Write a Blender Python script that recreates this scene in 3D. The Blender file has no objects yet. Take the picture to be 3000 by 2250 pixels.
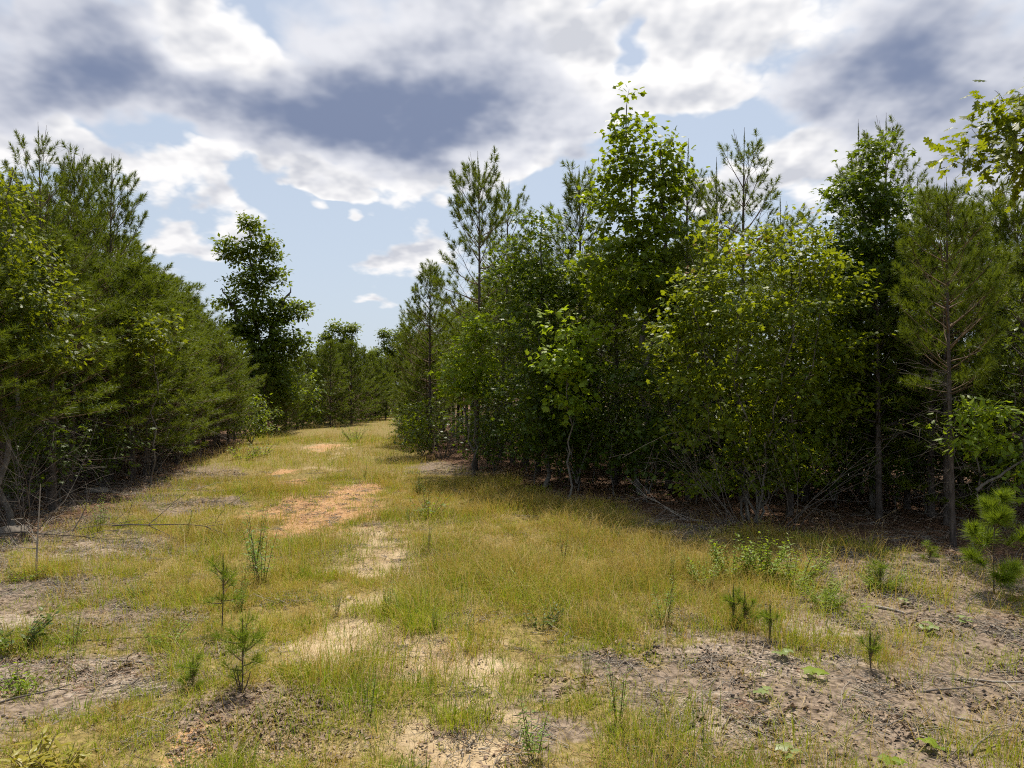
import bpy, math
import numpy as np
from mathutils import Vector, Matrix, Euler

R = math.radians
sc = bpy.context.scene
COL = sc.collection

# ------------------------------------------------------------------ camera
CAM_H, F, W, H, HOR = 2.5, 2080.0, 3000.0, 2250.0, 1145.0
cam_d = bpy.data.cameras.new('camera')
cam = bpy.data.objects.new('camera', cam_d)
COL.objects.link(cam)
cam_d.sensor_fit = 'HORIZONTAL'
cam_d.sensor_width = 36.0
cam_d.lens = 36.0 * F / W
cam_d.clip_start, cam_d.clip_end = 0.05, 5000
cam.location = (0, 0, CAM_H)
cam.rotation_euler = (R(90) + math.atan((HOR - H / 2) / F), 0, 0)
sc.camera = cam

# ------------------------------------------------------------------ world, sun, exposure
SUN_AZ, SUN_EL = R(8), R(65)          # azimuth from +Y towards +X
SUN_DIR = Vector((math.sin(SUN_AZ) * math.cos(SUN_EL), math.cos(SUN_AZ) * math.cos(SUN_EL), math.sin(SUN_EL)))
SUN_STRENGTH, SKY_STRENGTH, SKY_LEVEL = 5.0, 0.13, 0.68

sun_d = bpy.data.lights.new('sun', 'SUN')
sun_d.energy = SUN_STRENGTH
sun_d.angle = R(0.55)
sun_d.color = (1.0, 0.935, 0.82)
sun = bpy.data.objects.new('sun', sun_d)
COL.objects.link(sun)
sun.rotation_euler = (-SUN_DIR).to_track_quat('-Z', 'Y').to_euler()

sc.view_settings.view_transform = 'Standard'
sc.view_settings.look = 'None'
sc.view_settings.exposure = 0.42
sc.view_settings.gamma = 1.0
sc.view_settings.use_curve_mapping = False
sc.render.engine = 'CYCLES'
cy = sc.cycles
cy.max_bounces, cy.diffuse_bounces, cy.glossy_bounces, cy.transmission_bounces, cy.transparent_max_bounces = 4, 2, 2, 2, 2
cy.use_denoising = False
cy.filter_width = 1.1
cy.use_adaptive_sampling = True
cy.adaptive_threshold = 0.03
cy.caustics_reflective = cy.caustics_refractive = False
cy.sample_clamp_indirect = 6.0


class NT:
    """tiny helper for node trees"""
    def __init__(self, tree):
        self.t = tree
        tree.nodes.clear()

    def n(self, kind, ins=None, **props):
        nd = self.t.nodes.new(kind)
        for k, v in props.items():
            setattr(nd, k, v)
        for k, v in (ins or {}).items():
            self.put(nd.inputs[k], v)
        return nd

    def put(self, sock, v):
        if hasattr(v, 'is_output'):
            self.t.links.new(v, sock)
        else:
            sock.default_value = v

    def m(self, op, a, b=0.0, c=None, clamp=False):
        ins = {0: a, 1: b}
        if c is not None:
            ins[2] = c
        return self.n('ShaderNodeMath', ins, operation=op, use_clamp=clamp).outputs[0]

    def rng(self, v, a, b, lo=0.0, hi=1.0, smooth=True):
        nd = self.n('ShaderNodeMapRange', {0: v, 1: a, 2: b, 3: lo, 4: hi}, interpolation_type='SMOOTHSTEP' if smooth else 'LINEAR')
        return nd.outputs[0]

    def mix(self, f, a, b, blend='MIX'):
        nd = self.n('ShaderNodeMix', data_type='RGBA', blend_type=blend)
        self.put(nd.inputs[0], f)
        self.put(nd.inputs[6], a if hasattr(a, 'is_output') else (*a, 1.0))
        self.put(nd.inputs[7], b if hasattr(b, 'is_output') else (*b, 1.0))
        return nd.outputs[2]

    def noise(self, vec, scale, detail=4.0, rough=0.55, lac=2.0, out=0, dist=0.0, dim='3D'):
        return self.n('ShaderNodeTexNoise', {'Vector': vec, 'Scale': scale, 'Detail': detail, 'Roughness': rough, 'Lacunarity': lac, 'Distortion': dist},
                      noise_dimensions=dim).outputs[out]


def build_world():
    w = bpy.data.worlds.new('World')
    sc.world = w
    w.use_nodes = True
    w.cycles.sampling_method = 'NONE'
    g = NT(w.node_tree)
    tc = g.n('ShaderNodeTexCoord').outputs['Generated']
    sky = g.n('ShaderNodeTexSky', sky_type='NISHITA', sun_disc=False, sun_elevation=SUN_EL, sun_rotation=SUN_AZ,
              altitude=100, air_density=1.0, dust_density=2.2, ozone_density=1.2).outputs[0]
    sep = g.n('ShaderNodeSeparateXYZ', {0: tc})
    x, y, z = sep.outputs
    # angles of the direction: azimuth and elevation
    az = g.m('ARCTAN2', x, y)
    el = g.m('ARCSINE', z)
    # the cloud layer seen from below: coordinates on a flat layer
    zz = g.m('ADD', g.m('MAXIMUM', z, 0.0), 0.34)
    lay = g.n('ShaderNodeCombineXYZ', {0: g.m('DIVIDE', x, zz), 1: g.m('DIVIDE', y, zz), 2: 0.0}).outputs[0]
    uv = g.n('ShaderNodeCombineXYZ', {0: az, 1: el, 2: 0.0}).outputs[0]
    # ragged edges: warp the angles by noise
    warp = g.noise(lay, 3.6, 3.0, 0.58, out=1, dim='2D')
    wv = g.n('ShaderNodeVectorMath', {0: warp, 1: (0.5, 0.5, 0.5)}, operation='SUBTRACT').outputs[0]
    amp = g.rng(el, 0.0, 0.5, 0.05, 0.2, smooth=False)
    wn = g.n('ShaderNodeVectorMath', {0: wv, 'Scale': amp}, operation='SCALE').outputs[0]
    uvw = g.n('ShaderNodeVectorMath', {0: uv, 1: wn}, operation='ADD').outputs[0]
    tilted = {0: uvw}

    def blob(acc, px, py, rx, ry, rot, wgt):
        # a cloud at the photograph's bearing and height above the horizon
        u = math.atan((px - 1500) / F)
        v = math.atan((HOR - py) / F * math.cos(u))
        k = math.cos(u)
        rot = int(round(rot / 10.0) * 10)
        if rot not in tilted:
            c, s_ = math.cos(R(-rot)), math.sin(R(-rot))
            sp = g.n('ShaderNodeSeparateXYZ', {0: uvw}).outputs
            tilted[rot] = g.n('ShaderNodeCombineXYZ', {0: g.m('MULTIPLY_ADD', sp[0], c, g.m('MULTIPLY', sp[1], -s_)),
                                                       1: g.m('MULTIPLY_ADD', sp[0], s_, g.m('MULTIPLY', sp[1], c)), 2: 0.0}).outputs[0]
        c, s_ = math.cos(R(-rot)), math.sin(R(-rot))
        u, v = u * c - v * s_, u * s_ + v * c
        a, b = 1 / (rx / F * k * k), 1 / (ry / F * k)
        mp = g.n('ShaderNodeVectorMath', {0: tilted[rot], 1: (a, b, 0), 2: (-u * a, -v * b, 0)}, operation='MULTIPLY_ADD').outputs[0]
        gr = g.n('ShaderNodeTexGradient', {0: mp}, gradient_type='SPHERICAL').outputs[1]
        return g.m('MULTIPLY_ADD', gr, wgt, acc)

    big = g.noise(lay, 1.1, 2.0, 0.55, dim='2D')
    mid = g.noise(lay, 4.2, 4.0, 0.56, dim='2D')
    fine = g.noise(lay, 11.0, 3.0, 0.60, dim='2D')
    # the same texture a little nearer the sun: where it is denser there, the near side is shaded
    shift = g.n('ShaderNodeVectorMath', {0: lay, 1: (-0.01, -0.05, 0.0)}, operation='ADD').outputs[0]
    mid2 = g.noise(shift, 4.2, 4.0, 0.56, dim='2D')
    relief = g.m('SUBTRACT', mid2, mid)
    puff = g.m('ABSOLUTE', g.m('MULTIPLY_ADD', fine, 2.0, -1.0))       # rounded lobes with creases
    dot = g.n('ShaderNodeVectorMath', {0: tc, 1: tuple(SUN_DIR)}, operation='DOT_PRODUCT').outputs['Value']
    glow = g.rng(dot, 0.35, 0.90, 0.0, 1.0)          # thin cloud is brighter towards the sun
    # blue air, whitened by haze low down
    skyc = g.mix(1.0, sky, (SKY_STRENGTH,) * 3, 'MULTIPLY')
    low = g.rng(el, -0.02, 0.55, 0.82, 0.50, smooth=False)
    skyc = g.mix(low, skyc, (0.70, 0.80, 0.93))
    # white cumulus
    d = g.m('SUBTRACT', g.m('MULTIPLY_ADD', big, 0.9, g.m('MULTIPLY', mid, 0.60)), 0.83)
    for b in WHITE:
        d = blob(d, *b)
    d = g.m('MULTIPLY_ADD', puff, 0.34, g.m('SUBTRACT', d, 0.06))
    aw = g.rng(d, -0.05, 0.26)
    body = g.m('MULTIPLY_ADD', relief, 4.2, g.m('MULTIPLY_ADD', puff, -0.25, g.m('MULTIPLY', d, 0.75)))
    lum = g.rng(body, -0.15, 0.75, smooth=False)
    white = g.mix(glow, (1.04, 1.03, 1.04), (1.24, 1.22, 1.20))
    shade = g.mix(glow, (0.66, 0.68, 0.76), (0.72, 0.74, 0.80))
    cw = g.mix(lum, white, shade)
    fade = g.rng(el, 0.0, 0.12, 0.45, 1.0)
    col = g.mix(g.m('MULTIPLY', aw, fade), skyc, cw)
    # grey undersides of the thick layer, soft below
    k = g.m('SUBTRACT', g.m('MULTIPLY_ADD', big, 0.9, g.m('MULTIPLY', mid, 0.75)), 0.88)
    for b in DARK:
        k = blob(k, *b)
    k = g.m('MULTIPLY_ADD', puff, 0.12, k)
    ak = g.rng(k, -0.02, 0.42)
    tone = g.rng(g.m('MULTIPLY_ADD', relief, 2.6, g.m('MULTIPLY_ADD', g.m('SUBTRACT', mid, 0.5), 0.9, k)), -0.1, 1.45)
    light = g.mix(glow, (0.76, 0.78, 0.87), (0.96, 0.97, 1.02))
    dark = g.mix(glow, (0.215, 0.27, 0.42), (0.255, 0.31, 0.46))
    ck = g.mix(tone, light, dark)
    col = g.mix(g.m('MULTIPLY', ak, fade), col, ck)
    bg = g.n('ShaderNodeBackground', {'Color': col, 'Strength': SKY_LEVEL})
    g.n('ShaderNodeOutputWorld', {'Surface': bg.outputs[0]})


# clouds: bearing and height as photograph pixel, radii, tilt, weight
WHITE = [
    (600, 60, 300, 170, -20, 0.75), (760, 110, 120, 120, 0, 0.3), (480, 20, 200, 100, 0, 0.3), (1620, 110, 480, 260, 0, 0.85), (2080, 90, 480, 200, 0, 0.75), (2150, 280, 420, 120, 0, 0.4), (1400, 60, 200, 160, 0, 0.3), (1760, 310, 380, 130, 0, 0.75), (2000, 270, 300, 110, 0, 0.4),
    (330, 470, 420, 105, -20, 0.75), (70, 360, 320, 160, 0, 0.7), (620, 490, 230, 95, 10, 0.85), (800, 412, 100, 95, 30, 0.95),
    (878, 515, 130, 75, 0, 0.95), (1015, 557, 120, 50, -10, 0.85), (690, 632, 175, 80, -20, 0.80), (545, 700, 200, 66, -20, 0.80),
    (1130, 775, 180, 75, 0, 0.80), (1245, 705, 120, 105, 0, 0.62), (1065, 865, 130, 36, 0, 0.70), (570, 850, 190, 70, -20, 0.50),
    (1250, 490, 420, 140, 0, 0.95), (1500, 450, 220, 90, 10, 0.55), (2250, 530, 480, 140, 0, 0.75), (2430, 420, 200, 110, 20, 0.6),
    (2050, 580, 220, 100, 0, 0.55), (2850, 590, 440, 110, 0, 0.70), (1180, 915, 120, 32, 0, 0.40), (1440, 640, 150, 80, 0, 0.45), (420, 760, 130, 60, -20, 0.4),
    # open blue between them
    (900, 640, 560, 170, -10, -0.45), (1000, 440, 300, 70, 0, -0.35), (1640, 540, 220, 90, 10, -0.45), (2060, 430, 260, 100, 0, -0.55),
    (1835, 130, 110, 75, 40, -0.7), (1000, 900, 800, 170, 0, -0.35), (620, 385, 220, 50, 0, -0.4), (1330, 620, 300, 110, 0, -0.3),
]
DARK = [
    (170, 190, 560, 210, 0, 0.9), (620, 290, 560, 200, -10, 0.85), (1000, 350, 600, 230, -10, 0.85), (1350, 360, 500, 220, 0, 0.75), (1200, 190, 480, 300, 0, 0.7), (900, 180, 340, 240, 0, 0.5),
    (2760, 300, 520, 300, 0, 0.95), (2640, 120, 460, 260, 0, 0.55), (2900, 470, 420, 120, 0, 0.6), (2300, 260, 520, 170, 0, 0.50), (1640, 250, 260, 200, 0, 0.42), (150, 260, 420, 110, 0, 0.35),
    (900, 650, 700, 200, 0, -0.6), (1750, 560, 480, 150, 0, -0.5), (640, 50, 280, 150, -20, -0.7), (2000, 420, 330, 130, 0, -0.5), (1880, 120, 330, 200, 0, -0.35), (300, 520, 500, 130, -10, -0.4), (1000, 950, 2200, 260, 0, -0.5),
]
build_world()

# ------------------------------------------------------------------ maths helpers
def hash2(ix, iy, seed):
    n = (ix.astype(np.int64) * 374761393 + iy.astype(np.int64) * 668265263 + seed * 974711) & 0xffffffff
    n = ((n ^ (n >> 13)) * 1274126177) & 0xffffffff
    return ((n ^ (n >> 16)) & 0xffffff) / float(0xffffff)


def vnoise(x, y, seed=0):
    ix, iy = np.floor(x), np.floor(y)
    fx, fy = x - ix, y - iy
    fx, fy = fx * fx * (3 - 2 * fx), fy * fy * (3 - 2 * fy)
    a, b = hash2(ix, iy, seed), hash2(ix + 1, iy, seed)
    c, d = hash2(ix, iy + 1, seed), hash2(ix + 1, iy + 1, seed)
    return (a * (1 - fx) + b * fx) * (1 - fy) + (c * (1 - fx) + d * fx) * fy


def fbm(x, y, scale, seed=0, octv=4, rough=0.5):
    x, y = np.asarray(x, float) * scale, np.asarray(y, float) * scale
    s, a, t = 0.0, 1.0, 0.0
    for k in range(octv):
        s = s + a * vnoise(x, y, seed + k * 17)
        t += a
        a *= rough
        x, y = x * 2.03 + 11.3, y * 2.03 + 5.7
    return s / t


def sstep(a, b, v):
    t = np.clip((v - a) / (b - a), 0, 1)
    return t * t * (3 - 2 * t)


def gp(px, py):
    """ground point (x, y) under a photograph pixel"""
    Y = CAM_H * F / (py - HOR)
    return (px - 1500) / F * Y, Y


def gx(px, d):
    return (px - 1500) / F * d


def hz(py, d):
    return CAM_H + (HOR - py) / F * d


LY = [0, 9, 12.5, 17, 23, 33, 40, 48, 54, 60, 75, 85, 95, 400]
LX = [-8.4, -8.8, -9.2, -9.7, -10.6, -12.6, -15.0, -16.6, -15.2, -13.4, -12.8, -11.6, -9.4, -9]
RY = [0, 8, 10, 11.2, 12.2, 13.5, 17, 21, 28, 40, 60, 80, 95, 400]
RX = [11, 9.6, 8.6, 7.8, 6.4, 4.3, 0.8, -1.0, -3.6, -6.0, -8.4, -9.6, -9.2, -9]


def edge_l(y):
    return np.interp(y, LY, LX)


def edge_r(y):
    return np.interp(y, RY, RX)


def zg(x, y):
    """ground height"""
    x, y = np.asarray(x, float), np.asarray(y, float)
    far = 1.0 / (1 + (y / 60.0) ** 2)
    z = (fbm(x, y, 0.16, 3, 3) - 0.5) * 0.30 * far + (fbm(x, y, 0.9, 8, 3) - 0.5) * 0.10 * far + (fbm(x, y, 4.0, 9, 2) - 0.5) * 0.03 * far
    return z


def zg1(x, y):
    return float(zg(np.array([x]), np.array([y]))[0])


def ell(x, y, px, py, rx, ry, soft=0.5):
    """soft patch of ground centred under a photograph pixel, with its extent there turned into metres"""
    cx, cy = gp(px, py)
    ax = rx / F * cy
    ay = 0.5 * (gp(px, max(py - ry, HOR + 25))[1] - gp(px, py + ry)[1])
    n = (fbm(x, y, 1.3, 31, 4) - 0.5) * 1.5 + (fbm(x, y, 5.5, 37, 3) - 0.5) * 1.3
    r = np.sqrt(((x - cx) / ax) ** 2 + ((y - cy) / ay) ** 2) + n
    return 1 - sstep(1 - soft, 1 + soft * 0.6, r)


SAND = [(1050, 1760, 100, 34), (1120, 1635, 140, 34), (1090, 1548, 95, 30), (1150, 1920, 270, 70), (1000, 1850, 80, 40), (1430, 1965, 150, 55), (1330, 2195, 190, 55), (1110, 1545, 75, 28), (1130, 1630, 110, 28), (860, 2190, 200, 60),
        (960, 1310, 62, 12), (1000, 1870, 90, 60), (610, 2230, 90, 60)]
CLAY = [(960, 1485, 185, 62), (1030, 1450, 100, 34), (1060, 1440, 60, 18), (830, 1385, 45, 10), (960, 1310, 50, 12), (600, 2180, 80, 60), (870, 1415, 50, 12)]
LITTER = [(2750, 1690, 520, 110), (2560, 1650, 330, 55), (2500, 2080, 900, 340), (2850, 1900, 560, 320), (2200, 1960, 400, 200), (180, 1990, 420, 130), (330, 1600, 260, 60), (100, 1720, 260, 80), (2480, 1760, 320, 70),
          (1990, 1530, 160, 40), (560, 1480, 120, 24), (1330, 1370, 120, 26), (720, 2080, 150, 60), (2850, 1700, 260, 60), (300, 1800, 250, 50), (60, 2060, 200, 120), (1620, 2130, 190, 60)]
PALE = [(2380, 1850, 170, 55), (2290, 1950, 160, 50), (2150, 2110, 180, 60), (330, 1590, 130, 30), (180, 1960, 260, 50), (2450, 1930, 120, 40), (60, 1800, 110, 30), (360, 1990, 160, 40), (2050, 1900, 110, 50)]


def masks(x, y):
    x, y = np.asarray(x, float), np.asarray(y, float)
    mx = lambda L, s=0.5: np.max([ell(x, y, *e, s) for e in L], axis=0)
    sand, clay, lit, pale = mx(SAND), mx(CLAY), mx(LITTER, 0.6), mx(PALE)
    # wheel-worn bare spots scattered along the track
    tk = np.exp(-((x - np.interp(y, [4, 8, 17, 31, 70], [0.2, -0.9, -4.0, -8.0, -10.6])) / 1.25) ** 2)
    sand = np.maximum(sand, tk * sstep(0.54, 0.68, fbm(x, y, 1.5, 141, 5, 0.6)) * sstep(60, 25, y) * 0.85)
    wob = (fbm(x, y, 0.45, 77, 3) - 0.5) * 1.6
    lit = np.maximum(lit, sstep(2.6, 0.8, x - edge_l(y) + wob * 1.3) * sstep(30, 18, y))
    fo = np.maximum(sstep(-0.6, 0.5, edge_l(y) - x + wob - 0.2 + 1.1 * sstep(26, 15, y)), sstep(-0.6, 0.5, x - edge_r(y) + wob - 0.2 + 1.3 * sstep(20, 14, y)))  # bare straw past the edges; its dark colour also paints the shadow strips
    return sand, clay, lit, pale, fo


def clear_mask(x, y):
    sand, clay, lit, pale, fo = masks(x, y)
    bare = np.clip(np.maximum.reduce([sand * 0.92, clay * 0.99, lit * 0.94, pale * 0.96]), 0, 1)
    return (1 - bare) * (1 - fo), bare, fo, lit, sand


# ------------------------------------------------------------------ mesh helpers
def mesh_np(name, verts, faces_list, attrs=None, mats=(), smooth=False):
    """faces_list: arrays (n,k); attrs: {name: per-vertex float array}"""
    me = bpy.data.meshes.new(name)
    verts = np.asarray(verts, np.float32)
    me.vertices.add(len(verts))
    me.vertices.foreach_set('co', verts.ravel())
    idx = [np.asarray(f, np.int32).ravel() for f in faces_list if len(f)]
    tot = [np.full(len(f), np.asarray(f).shape[1], np.int32) for f in faces_list if len(f)]
    idx = np.concatenate(idx)
    tot = np.concatenate(tot)
    st = np.concatenate([[0], np.cumsum(tot)[:-1]]).astype(np.int32)
    me.loops.add(len(idx))
    me.loops.foreach_set('vertex_index', idx)
    me.polygons.add(len(tot))
    me.polygons.foreach_set('loop_start', st)
    if smooth:
        me.polygons.foreach_set('use_smooth', np.ones(len(tot), bool))
    for k, a in (attrs or {}).items():
        at = me.attributes.new(k, 'FLOAT', 'POINT')
        at.data.foreach_set('value', np.asarray(a, np.float32))
    for m in mats:
        me.materials.append(m)
    me.update(calc_edges=True)
    return me


class Acc:
    """collects pieces of geometry for one mesh"""
    def __init__(self):
        self.v, self.f3, self.f4, self.r, self.n = [], [], [], [], 0

    def add(self, v, f3=None, f4=None, r=0.5):
        v = np.asarray(v, float)
        if f3 is not None and len(f3):
            self.f3.append(np.asarray(f3) + self.n)
        if f4 is not None and len(f4):
            self.f4.append(np.asarray(f4) + self.n)
        self.v.append(v)
        self.r.append(np.full(len(v), r) if np.isscalar(r) else np.asarray(r))
        self.n += len(v)

    def tube(self, pts, rad, k=5, r=0.5):
        pts = np.asarray(pts, float)
        rad = np.asarray(rad, float)
        n = len(pts)
        t = np.gradient(pts, axis=0)
        t /= np.linalg.norm(t, axis=1)[:, None] + 1e-9
        ref = np.array([0, 0, 1.0]) if abs(t[0, 2]) < 0.9 else np.array([1.0, 0, 0])
        u = np.cross(t, ref)
        u /= np.linalg.norm(u, axis=1)[:, None] + 1e-9
        w = np.cross(t, u)
        a = np.linspace(0, 2 * math.pi, k, endpoint=False)
        ring = pts[:, None, :] + rad[:, None, None] * (u[:, None, :] * np.cos(a)[None, :, None] + w[:, None, :] * np.sin(a)[None, :, None])
        i = np.arange(n - 1)[:, None] * k
        j = np.arange(k)[None, :]
        q = np.stack([i + j, i + (j + 1) % k, i + k + (j + 1) % k, i + k + j], -1).reshape(-1, 4)
        self.add(ring.reshape(-1, 3), f4=q, r=r)

    def mesh(self, name, mat, smooth=True):
        if not self.v:
            return None
        fl = []
        if self.f3:
            fl.append(np.concatenate(self.f3))
        if self.f4:
            fl.append(np.concatenate(self.f4))
        return mesh_np(name, np.concatenate(self.v), fl, {'rnd': np.concatenate(self.r)}, (mat,), smooth)


def unit(v):
    v = np.asarray(v, float)
    return v / (np.linalg.norm(v, axis=-1, keepdims=True) + 1e-9)


def frames(D, rng):
    """random perpendicular pairs for directions D (n,3)"""
    ref = unit(rng.normal(size=D.shape))
    U = unit(np.cross(D, ref))
    return U, np.cross(D, U)


# ------------------------------------------------------------------ materials
def attr_col(g, lo, hi, extra=None, obj_var=0.25):
    rnd = g.n('ShaderNodeAttribute', attribute_name='rnd').outputs['Fac']
    oi = g.n('ShaderNodeObjectInfo').outputs['Random']
    f = g.m('ADD', g.m('MULTIPLY', rnd, 1 - obj_var), g.m('MULTIPLY', oi, obj_var))
    c = g.mix(f, lo, hi)
    if extra:
        c = g.mix(g.rng(rnd, extra[1], 1.0), c, extra[0])
    return c


def leaf_mat(name, lo, hi, trans, rough=0.45, spec=0.4, tf=0.45, extra=None):
    m = bpy.data.materials.new(name)
    m.use_nodes = True
    g = NT(m.node_tree)
    c = attr_col(g, lo, hi, extra)
    p = g.n('ShaderNodeBsdfPrincipled', {'Base Color': c, 'Roughness': rough, 'Specular IOR Level': spec})
    tcol = g.mix(0.75, c, trans)
    t = g.n('ShaderNodeBsdfTranslucent', {'Color': tcol})
    mx = g.n('ShaderNodeMixShader', {0: tf, 1: p.outputs[0], 2: t.outputs[0]})
    g.n('ShaderNodeOutputMaterial', {'Surface': mx.outputs[0]})
    return m


def bark_mat(name, lo, hi, scale=14.0, bump=0.6):
    m = bpy.data.materials.new(name)
    m.use_nodes = True
    g = NT(m.node_tree)
    o = g.n('ShaderNodeTexCoord').outputs['Object']
    st = g.n('ShaderNodeMapping', {'Vector': o, 'Scale': (1, 1, 0.3)}).outputs[0]
    nz = g.noise(st, scale, 3.0, 0.65)
    c = g.mix(g.rng(nz, 0.3, 0.72), lo, hi)
    b = g.n('ShaderNodeBump', {'Strength': bump, 'Distance': 0.02, 'Height': nz})
    p = g.n('ShaderNodeBsdfPrincipled', {'Base Color': c, 'Roughness': 0.9, 'Specular IOR Level': 0.2, 'Normal': b.outputs[0]})
    g.n('ShaderNodeOutputMaterial', {'Surface': p.outputs[0]})
    return m


def wood_mat(name, lo, hi):
    m = bpy.data.materials.new(name)
    m.use_nodes = True
    g = NT(m.node_tree)
    p = g.n('ShaderNodeBsdfPrincipled', {'Base Color': attr_col(g, lo, hi), 'Roughness': 0.85, 'Specular IOR Level': 0.2})
    g.n('ShaderNodeOutputMaterial', {'Surface': p.outputs[0]})
    return m


M = {}
M['needle'] = leaf_mat('pine_needle', (0.026, 0.056, 0.006), (0.170, 0.205, 0.014), (0.24, 0.30, 0.012), 0.50, 0.20, 0.32)
M['needle_young'] = leaf_mat('young_pine_needle', (0.085, 0.145, 0.010), (0.190, 0.250, 0.018), (0.28, 0.36, 0.016), 0.50, 0.22, 0.36)
M['tulip'] = leaf_mat('tulip_tree_leaf', (0.028, 0.070, 0.004), (0.170, 0.215, 0.010), (0.34, 0.42, 0.010), 0.48, 0.28, 0.40)
M['gum'] = leaf_mat('sweetgum_leaf', (0.018, 0.048, 0.004), (0.115, 0.160, 0.009), (0.22, 0.30, 0.009), 0.46, 0.30, 0.34)
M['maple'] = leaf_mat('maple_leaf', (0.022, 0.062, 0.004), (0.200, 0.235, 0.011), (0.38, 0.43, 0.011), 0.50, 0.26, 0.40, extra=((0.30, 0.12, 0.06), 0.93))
M['oak'] = leaf_mat('oak_leaf', (0.032, 0.072, 0.004), (0.165, 0.190, 0.009), (0.34, 0.38, 0.009), 0.48, 0.28, 0.42)
M['farleaf'] = leaf_mat('hardwood_leaf', (0.035, 0.072, 0.006), (0.165, 0.200, 0.014), (0.26, 0.33, 0.012), 0.50, 0.26, 0.36)
M['fresh'] = leaf_mat('fresh_leaf', (0.095, 0.170, 0.010), (0.230, 0.290, 0.015), (0.42, 0.54, 0.015), 0.50, 0.28, 0.44)
M['yellow'] = leaf_mat('yellow_leaf', (0.22, 0.22, 0.02), (0.36, 0.30, 0.03), (0.5, 0.45, 0.03), 0.42, 0.4, 0.45)
M['pale'] = leaf_mat('pale_leaf', (0.15, 0.21, 0.05), (0.24, 0.28, 0.09), (0.3, 0.38, 0.06), 0.45, 0.4, 0.35)
M['grass'] = leaf_mat('green_grass', (0.130, 0.195, 0.010), (0.375, 0.390, 0.024), (0.42, 0.46, 0.02), 0.55, 0.2, 0.32)
M['lush'] = leaf_mat('lush_grass', (0.075, 0.155, 0.010), (0.185, 0.265, 0.018), (0.25, 0.37, 0.014), 0.5, 0.25, 0.35)
M['drygrass'] = leaf_mat('dry_grass', (0.26, 0.170, 0.028), (0.52, 0.375, 0.080), (0.48, 0.34, 0.06), 0.6, 0.2, 0.30)
M['straw'] = leaf_mat('straw', (0.27, 0.19, 0.07), (0.50, 0.39, 0.19), (0.45, 0.34, 0.14), 0.6, 0.2, 0.2)
M['bark'] = bark_mat('pine_bark', (0.048, 0.039, 0.032), (0.135, 0.108, 0.090))
M['twig'] = wood_mat('pine_twig', (0.10, 0.068, 0.040), (0.20, 0.14, 0.085))
M['dead'] = wood_mat('dead_wood', (0.065, 0.052, 0.042), (0.19, 0.16, 0.13))
M['bleached'] = wood_mat('bleached_wood', (0.20, 0.165, 0.13), (0.42, 0.37, 0.31))
M['smooth_bark'] = bark_mat('hardwood_bark', (0.085, 0.073, 0.060), (0.20, 0.18, 0.15), 10, 0.3)
M['deadleaf'] = leaf_mat('dead_leaf', (0.13, 0.090, 0.060), (0.36, 0.270, 0.195), (0.25, 0.17, 0.1), 0.8, 0.1, 0.1)
M['greylitter'] = leaf_mat('grey_litter', (0.12, 0.10, 0.08), (0.38, 0.33, 0.27), (0.2, 0.17, 0.13), 0.85, 0.1, 0.05)
M['cone'] = wood_mat('seed_ball', (0.035, 0.028, 0.024), (0.12, 0.095, 0.08))
M['straw_pine'] = leaf_mat('pine_straw', (0.13, 0.066, 0.036), (0.29, 0.16, 0.090), (0.25, 0.13, 0.07), 0.7, 0.2, 0.1)


def ground_mat():
    m = bpy.data.materials.new('clearing_soil')
    m.use_nodes = True
    g = NT(m.node_tree)
    o = g.n('ShaderNodeTexCoord').outputs['Object']
    A = lambda n: g.n('ShaderNodeAttribute', attribute_name=n).outputs['Fac']
    n1 = g.noise(o, 2.2, 3.0, 0.62, dim='2D')
    n2 = g.noise(o, 14.0, 4.0, 0.65, dim='2D')
    n3 = g.noise(o, 60.0, 2.0, 0.6, dim='2D')
    # thatch between the tufts
    c = g.mix(g.rng(n2, 0.3, 0.7), (0.115, 0.090, 0.028), (0.30, 0.225, 0.085))
    sandc = g.mix(g.rng(n1, 0.3, 0.7), (0.33, 0.235, 0.130), (0.49, 0.375, 0.235))
    sandc = g.mix(g.rng(n2, 0.45, 0.75, 0.0, 0.6), sandc, (0.20, 0.145, 0.08))
    clayc = g.mix(g.rng(n2, 0.35, 0.7), (0.35, 0.180, 0.080), (0.50, 0.310, 0.170))
    litc = g.mix(g.rng(n2, 0.32, 0.66), (0.095, 0.070, 0.050), (0.27, 0.205, 0.150))
    palec = g.mix(g.rng(n2, 0.35, 0.7), (0.20, 0.152, 0.112), (0.39, 0.315, 0.245))
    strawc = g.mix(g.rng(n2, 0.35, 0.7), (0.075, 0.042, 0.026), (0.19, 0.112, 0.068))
    edge = lambda a, w=0.35: g.rng(g.m('ADD', A(a), g.m('MULTIPLY', g.m('SUBTRACT', n2, 0.5), 0.9)), 0.5 - w, 0.5 + w)
    c = g.mix(edge('lit'), c, litc)
    c = g.mix(edge('pale'), c, palec)
    c = g.mix(edge('sand'), c, sandc)
    c = g.mix(g.m('MULTIPLY', edge('clay'), 0.9), c, clayc)
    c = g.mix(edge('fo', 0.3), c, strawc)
    c = g.mix(g.rng(n3, 0.55, 0.75, 0.0, 0.45), c, (0.09, 0.07, 0.05))
    hgt = g.m('ADD', g.m('MULTIPLY', n2, 0.7), g.m('MULTIPLY', n3, 0.35))
    b = g.n('ShaderNodeBump', {'Strength': 0.7, 'Distance': 0.04, 'Height': hgt})
    p = g.n('ShaderNodeBsdfPrincipled', {'Base Color': c, 'Roughness': 0.95, 'Specular IOR Level': 0.1, 'Normal': b.outputs[0]})
    g.n('ShaderNodeOutputMaterial', {'Surface': p.outputs[0]})
    return m


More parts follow.
